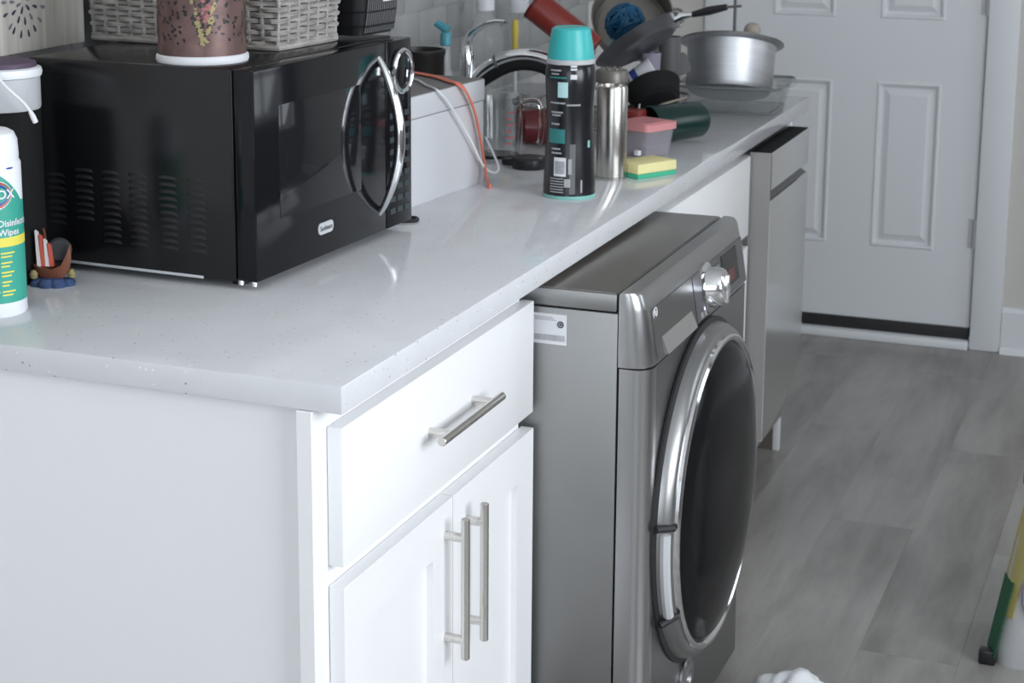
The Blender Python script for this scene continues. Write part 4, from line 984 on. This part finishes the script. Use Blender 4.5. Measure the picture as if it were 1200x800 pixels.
obj('pot', add_lathe(B(), [(0, 0), (0.080, 0.0), (0.090, 0.004), (0.096, 0.014), (0.0985, 0.100), (0.101, 0.108), (0.114, 0.1135), (0.1155, 0.116), (0.113, 0.117), (0.100, 0.1125), (0.096, 0.10), (0.093, 0.016), (0, 0.006)], 64), M_alu, pt)
pi = pm.inverted()
obj('rim_bead', add_tube(B(), [(0.1145*math.cos(2*PI*k/48), 0.1145*math.sin(2*PI*k/48), 0.1162) for k in range(48)], 0.0020, 6, True), M_panin, pt)
ld = tag(obj('ladle', add_tube(B(), smooth_path([(-0.138, 2.335, 0.93), (-0.137, 2.330, 1.02), (-0.136, 2.325, 1.15), (-0.135, 2.324, 1.21)], 4), 0.0035, 8), M_dkgrey), 'thin dark ladle handle standing upright in the aluminium pot', 'ladle')
ws = thing('wooden_spoon', 'wooden spoon with pale round bowl leaning on the rim of the aluminium pot', 'spoon', mw=axisM((-0.125, 2.375, 0.930), (0.20, -0.10, 1.0)))
obj('stick', add_tube(B(), [(0, 0, 0), (0, 0, 0.09)], 0.0045, 8), M_wood, ws)
obj('spoon_bowl', add_lathe(B(), [(0.004, 0.082), (0.012, 0.090), (0.019, 0.104), (0.019, 0.114), (0.012, 0.124), (0, 0.127)], 20), M_wood, ws)

# ------------------------------------------------------------------ floor items at the right
sk_ = thing('sack', 'white woven sack with yellow and green edge stripes on the floor at the right', 'sack', (0.0, 0.0, 0.0))
def sec(z, x0, x1, y0, y1, r): return (z, rrect(x0, x1, y0, y1, r, 4))
secs = [sec(0.0, 0.590, 0.96, 1.46, 1.66, 0.03), sec(0.04, 0.580, 0.97, 1.45, 1.67, 0.05), sec(0.14, 0.596, 0.965, 1.445, 1.67, 0.05), sec(0.24, 0.612, 0.955, 1.45, 1.65, 0.045), sec(0.33, 0.630, 0.94, 1.48, 1.60, 0.03), sec(0.39, 0.642, 0.93, 1.515, 1.555, 0.012)]
obj('bag', loft(B(), secs), M_sack, sk_, smooth=60)
def strip(name, x_off, wd, z0, z1, m, yoff=-0.004):
    bm = B(); A = []; Bv = []; n = 8
    for k in range(n+1):
        z = z0+(z1-z0)*k/n; xl = 0.580+(z-0.04)*0.163+x_off; yf = (1.45 if z < 0.26 else 1.45+(z-0.26)*0.40)+yoff
        A.append(((xl, yf+0.055), z)); Bv.append(((xl+wd, yf), z))
    rings = []
    for (a, z), (b, _) in zip(A, Bv):
        rings.append([bm.verts.new((a[0], a[1], z)), bm.verts.new((a[0]+0.012, a[1]-0.040, z)), bm.verts.new((b[0], b[1], z)), bm.verts.new((b[0]+0.002, b[1]+0.006, z)), bm.verts.new((a[0]+0.014, a[1]-0.03, z)), bm.verts.new((a[0]+0.004, a[1], z))])
    for a, b in zip(rings, rings[1:]):
        for i in range(6): bm.faces.new((a[i], a[(i+1) % 6], b[(i+1) % 6], b[i]))
    bm.faces.new(rings[0][::-1]); bm.faces.new(rings[-1])
    return obj(name, bm, m, sk_)
strip('yellow_stripe', -0.003, 0.030, 0.10, 0.345, M_sackyellow)
strip('green_stripe', -0.005, 0.018, 0.02, 0.165, M_sackgreen, -0.003)
obj('strap', add_box(B(), (0.562, 1.455, 0.0), (0.592, 1.480, 0.028), 0.004), M_black, sk_)
obj('strap', add_box(B(), (0.618, 1.470, 0.345), (0.650, 1.490, 0.372), 0.004), M_black, sk_)
pr = B(); add_tube(pr, [(0.668+0.034*math.cos(2*PI*k/24), 1.4435, 0.150+0.052*math.sin(2*PI*k/24)) for k in range(24)], 0.004, 6, True); obj('printed_ring', pr, mat('print_violet', (0.22, 0.20, 0.30), 0.6), sk_)
cl = B(); bmesh.ops.create_icosphere(cl, subdivisions=4, radius=1.0)
rnd = random.Random(4)
for v in cl.verts:
    p = v.co.copy(); s = 1+0.10*math.sin(5*p.x+1)+0.09*math.sin(7*p.y+2*p.z)+0.06*math.sin(11*p.x-6*p.y)
    v.co = Vector((p.x*0.062*s, p.y*0.05*s, max(p.z, -0.5)*0.036*s + 0.0185))
mnz = min(v.co.z for v in cl.verts)
for v in cl.verts: v.co.z -= mnz
tag(obj('white_cloth', cl, M_cloth, None, (0.292, 1.170, 0.0), smooth=80), 'crumpled white cloth on the floor in front of the washing machine', 'cloth')
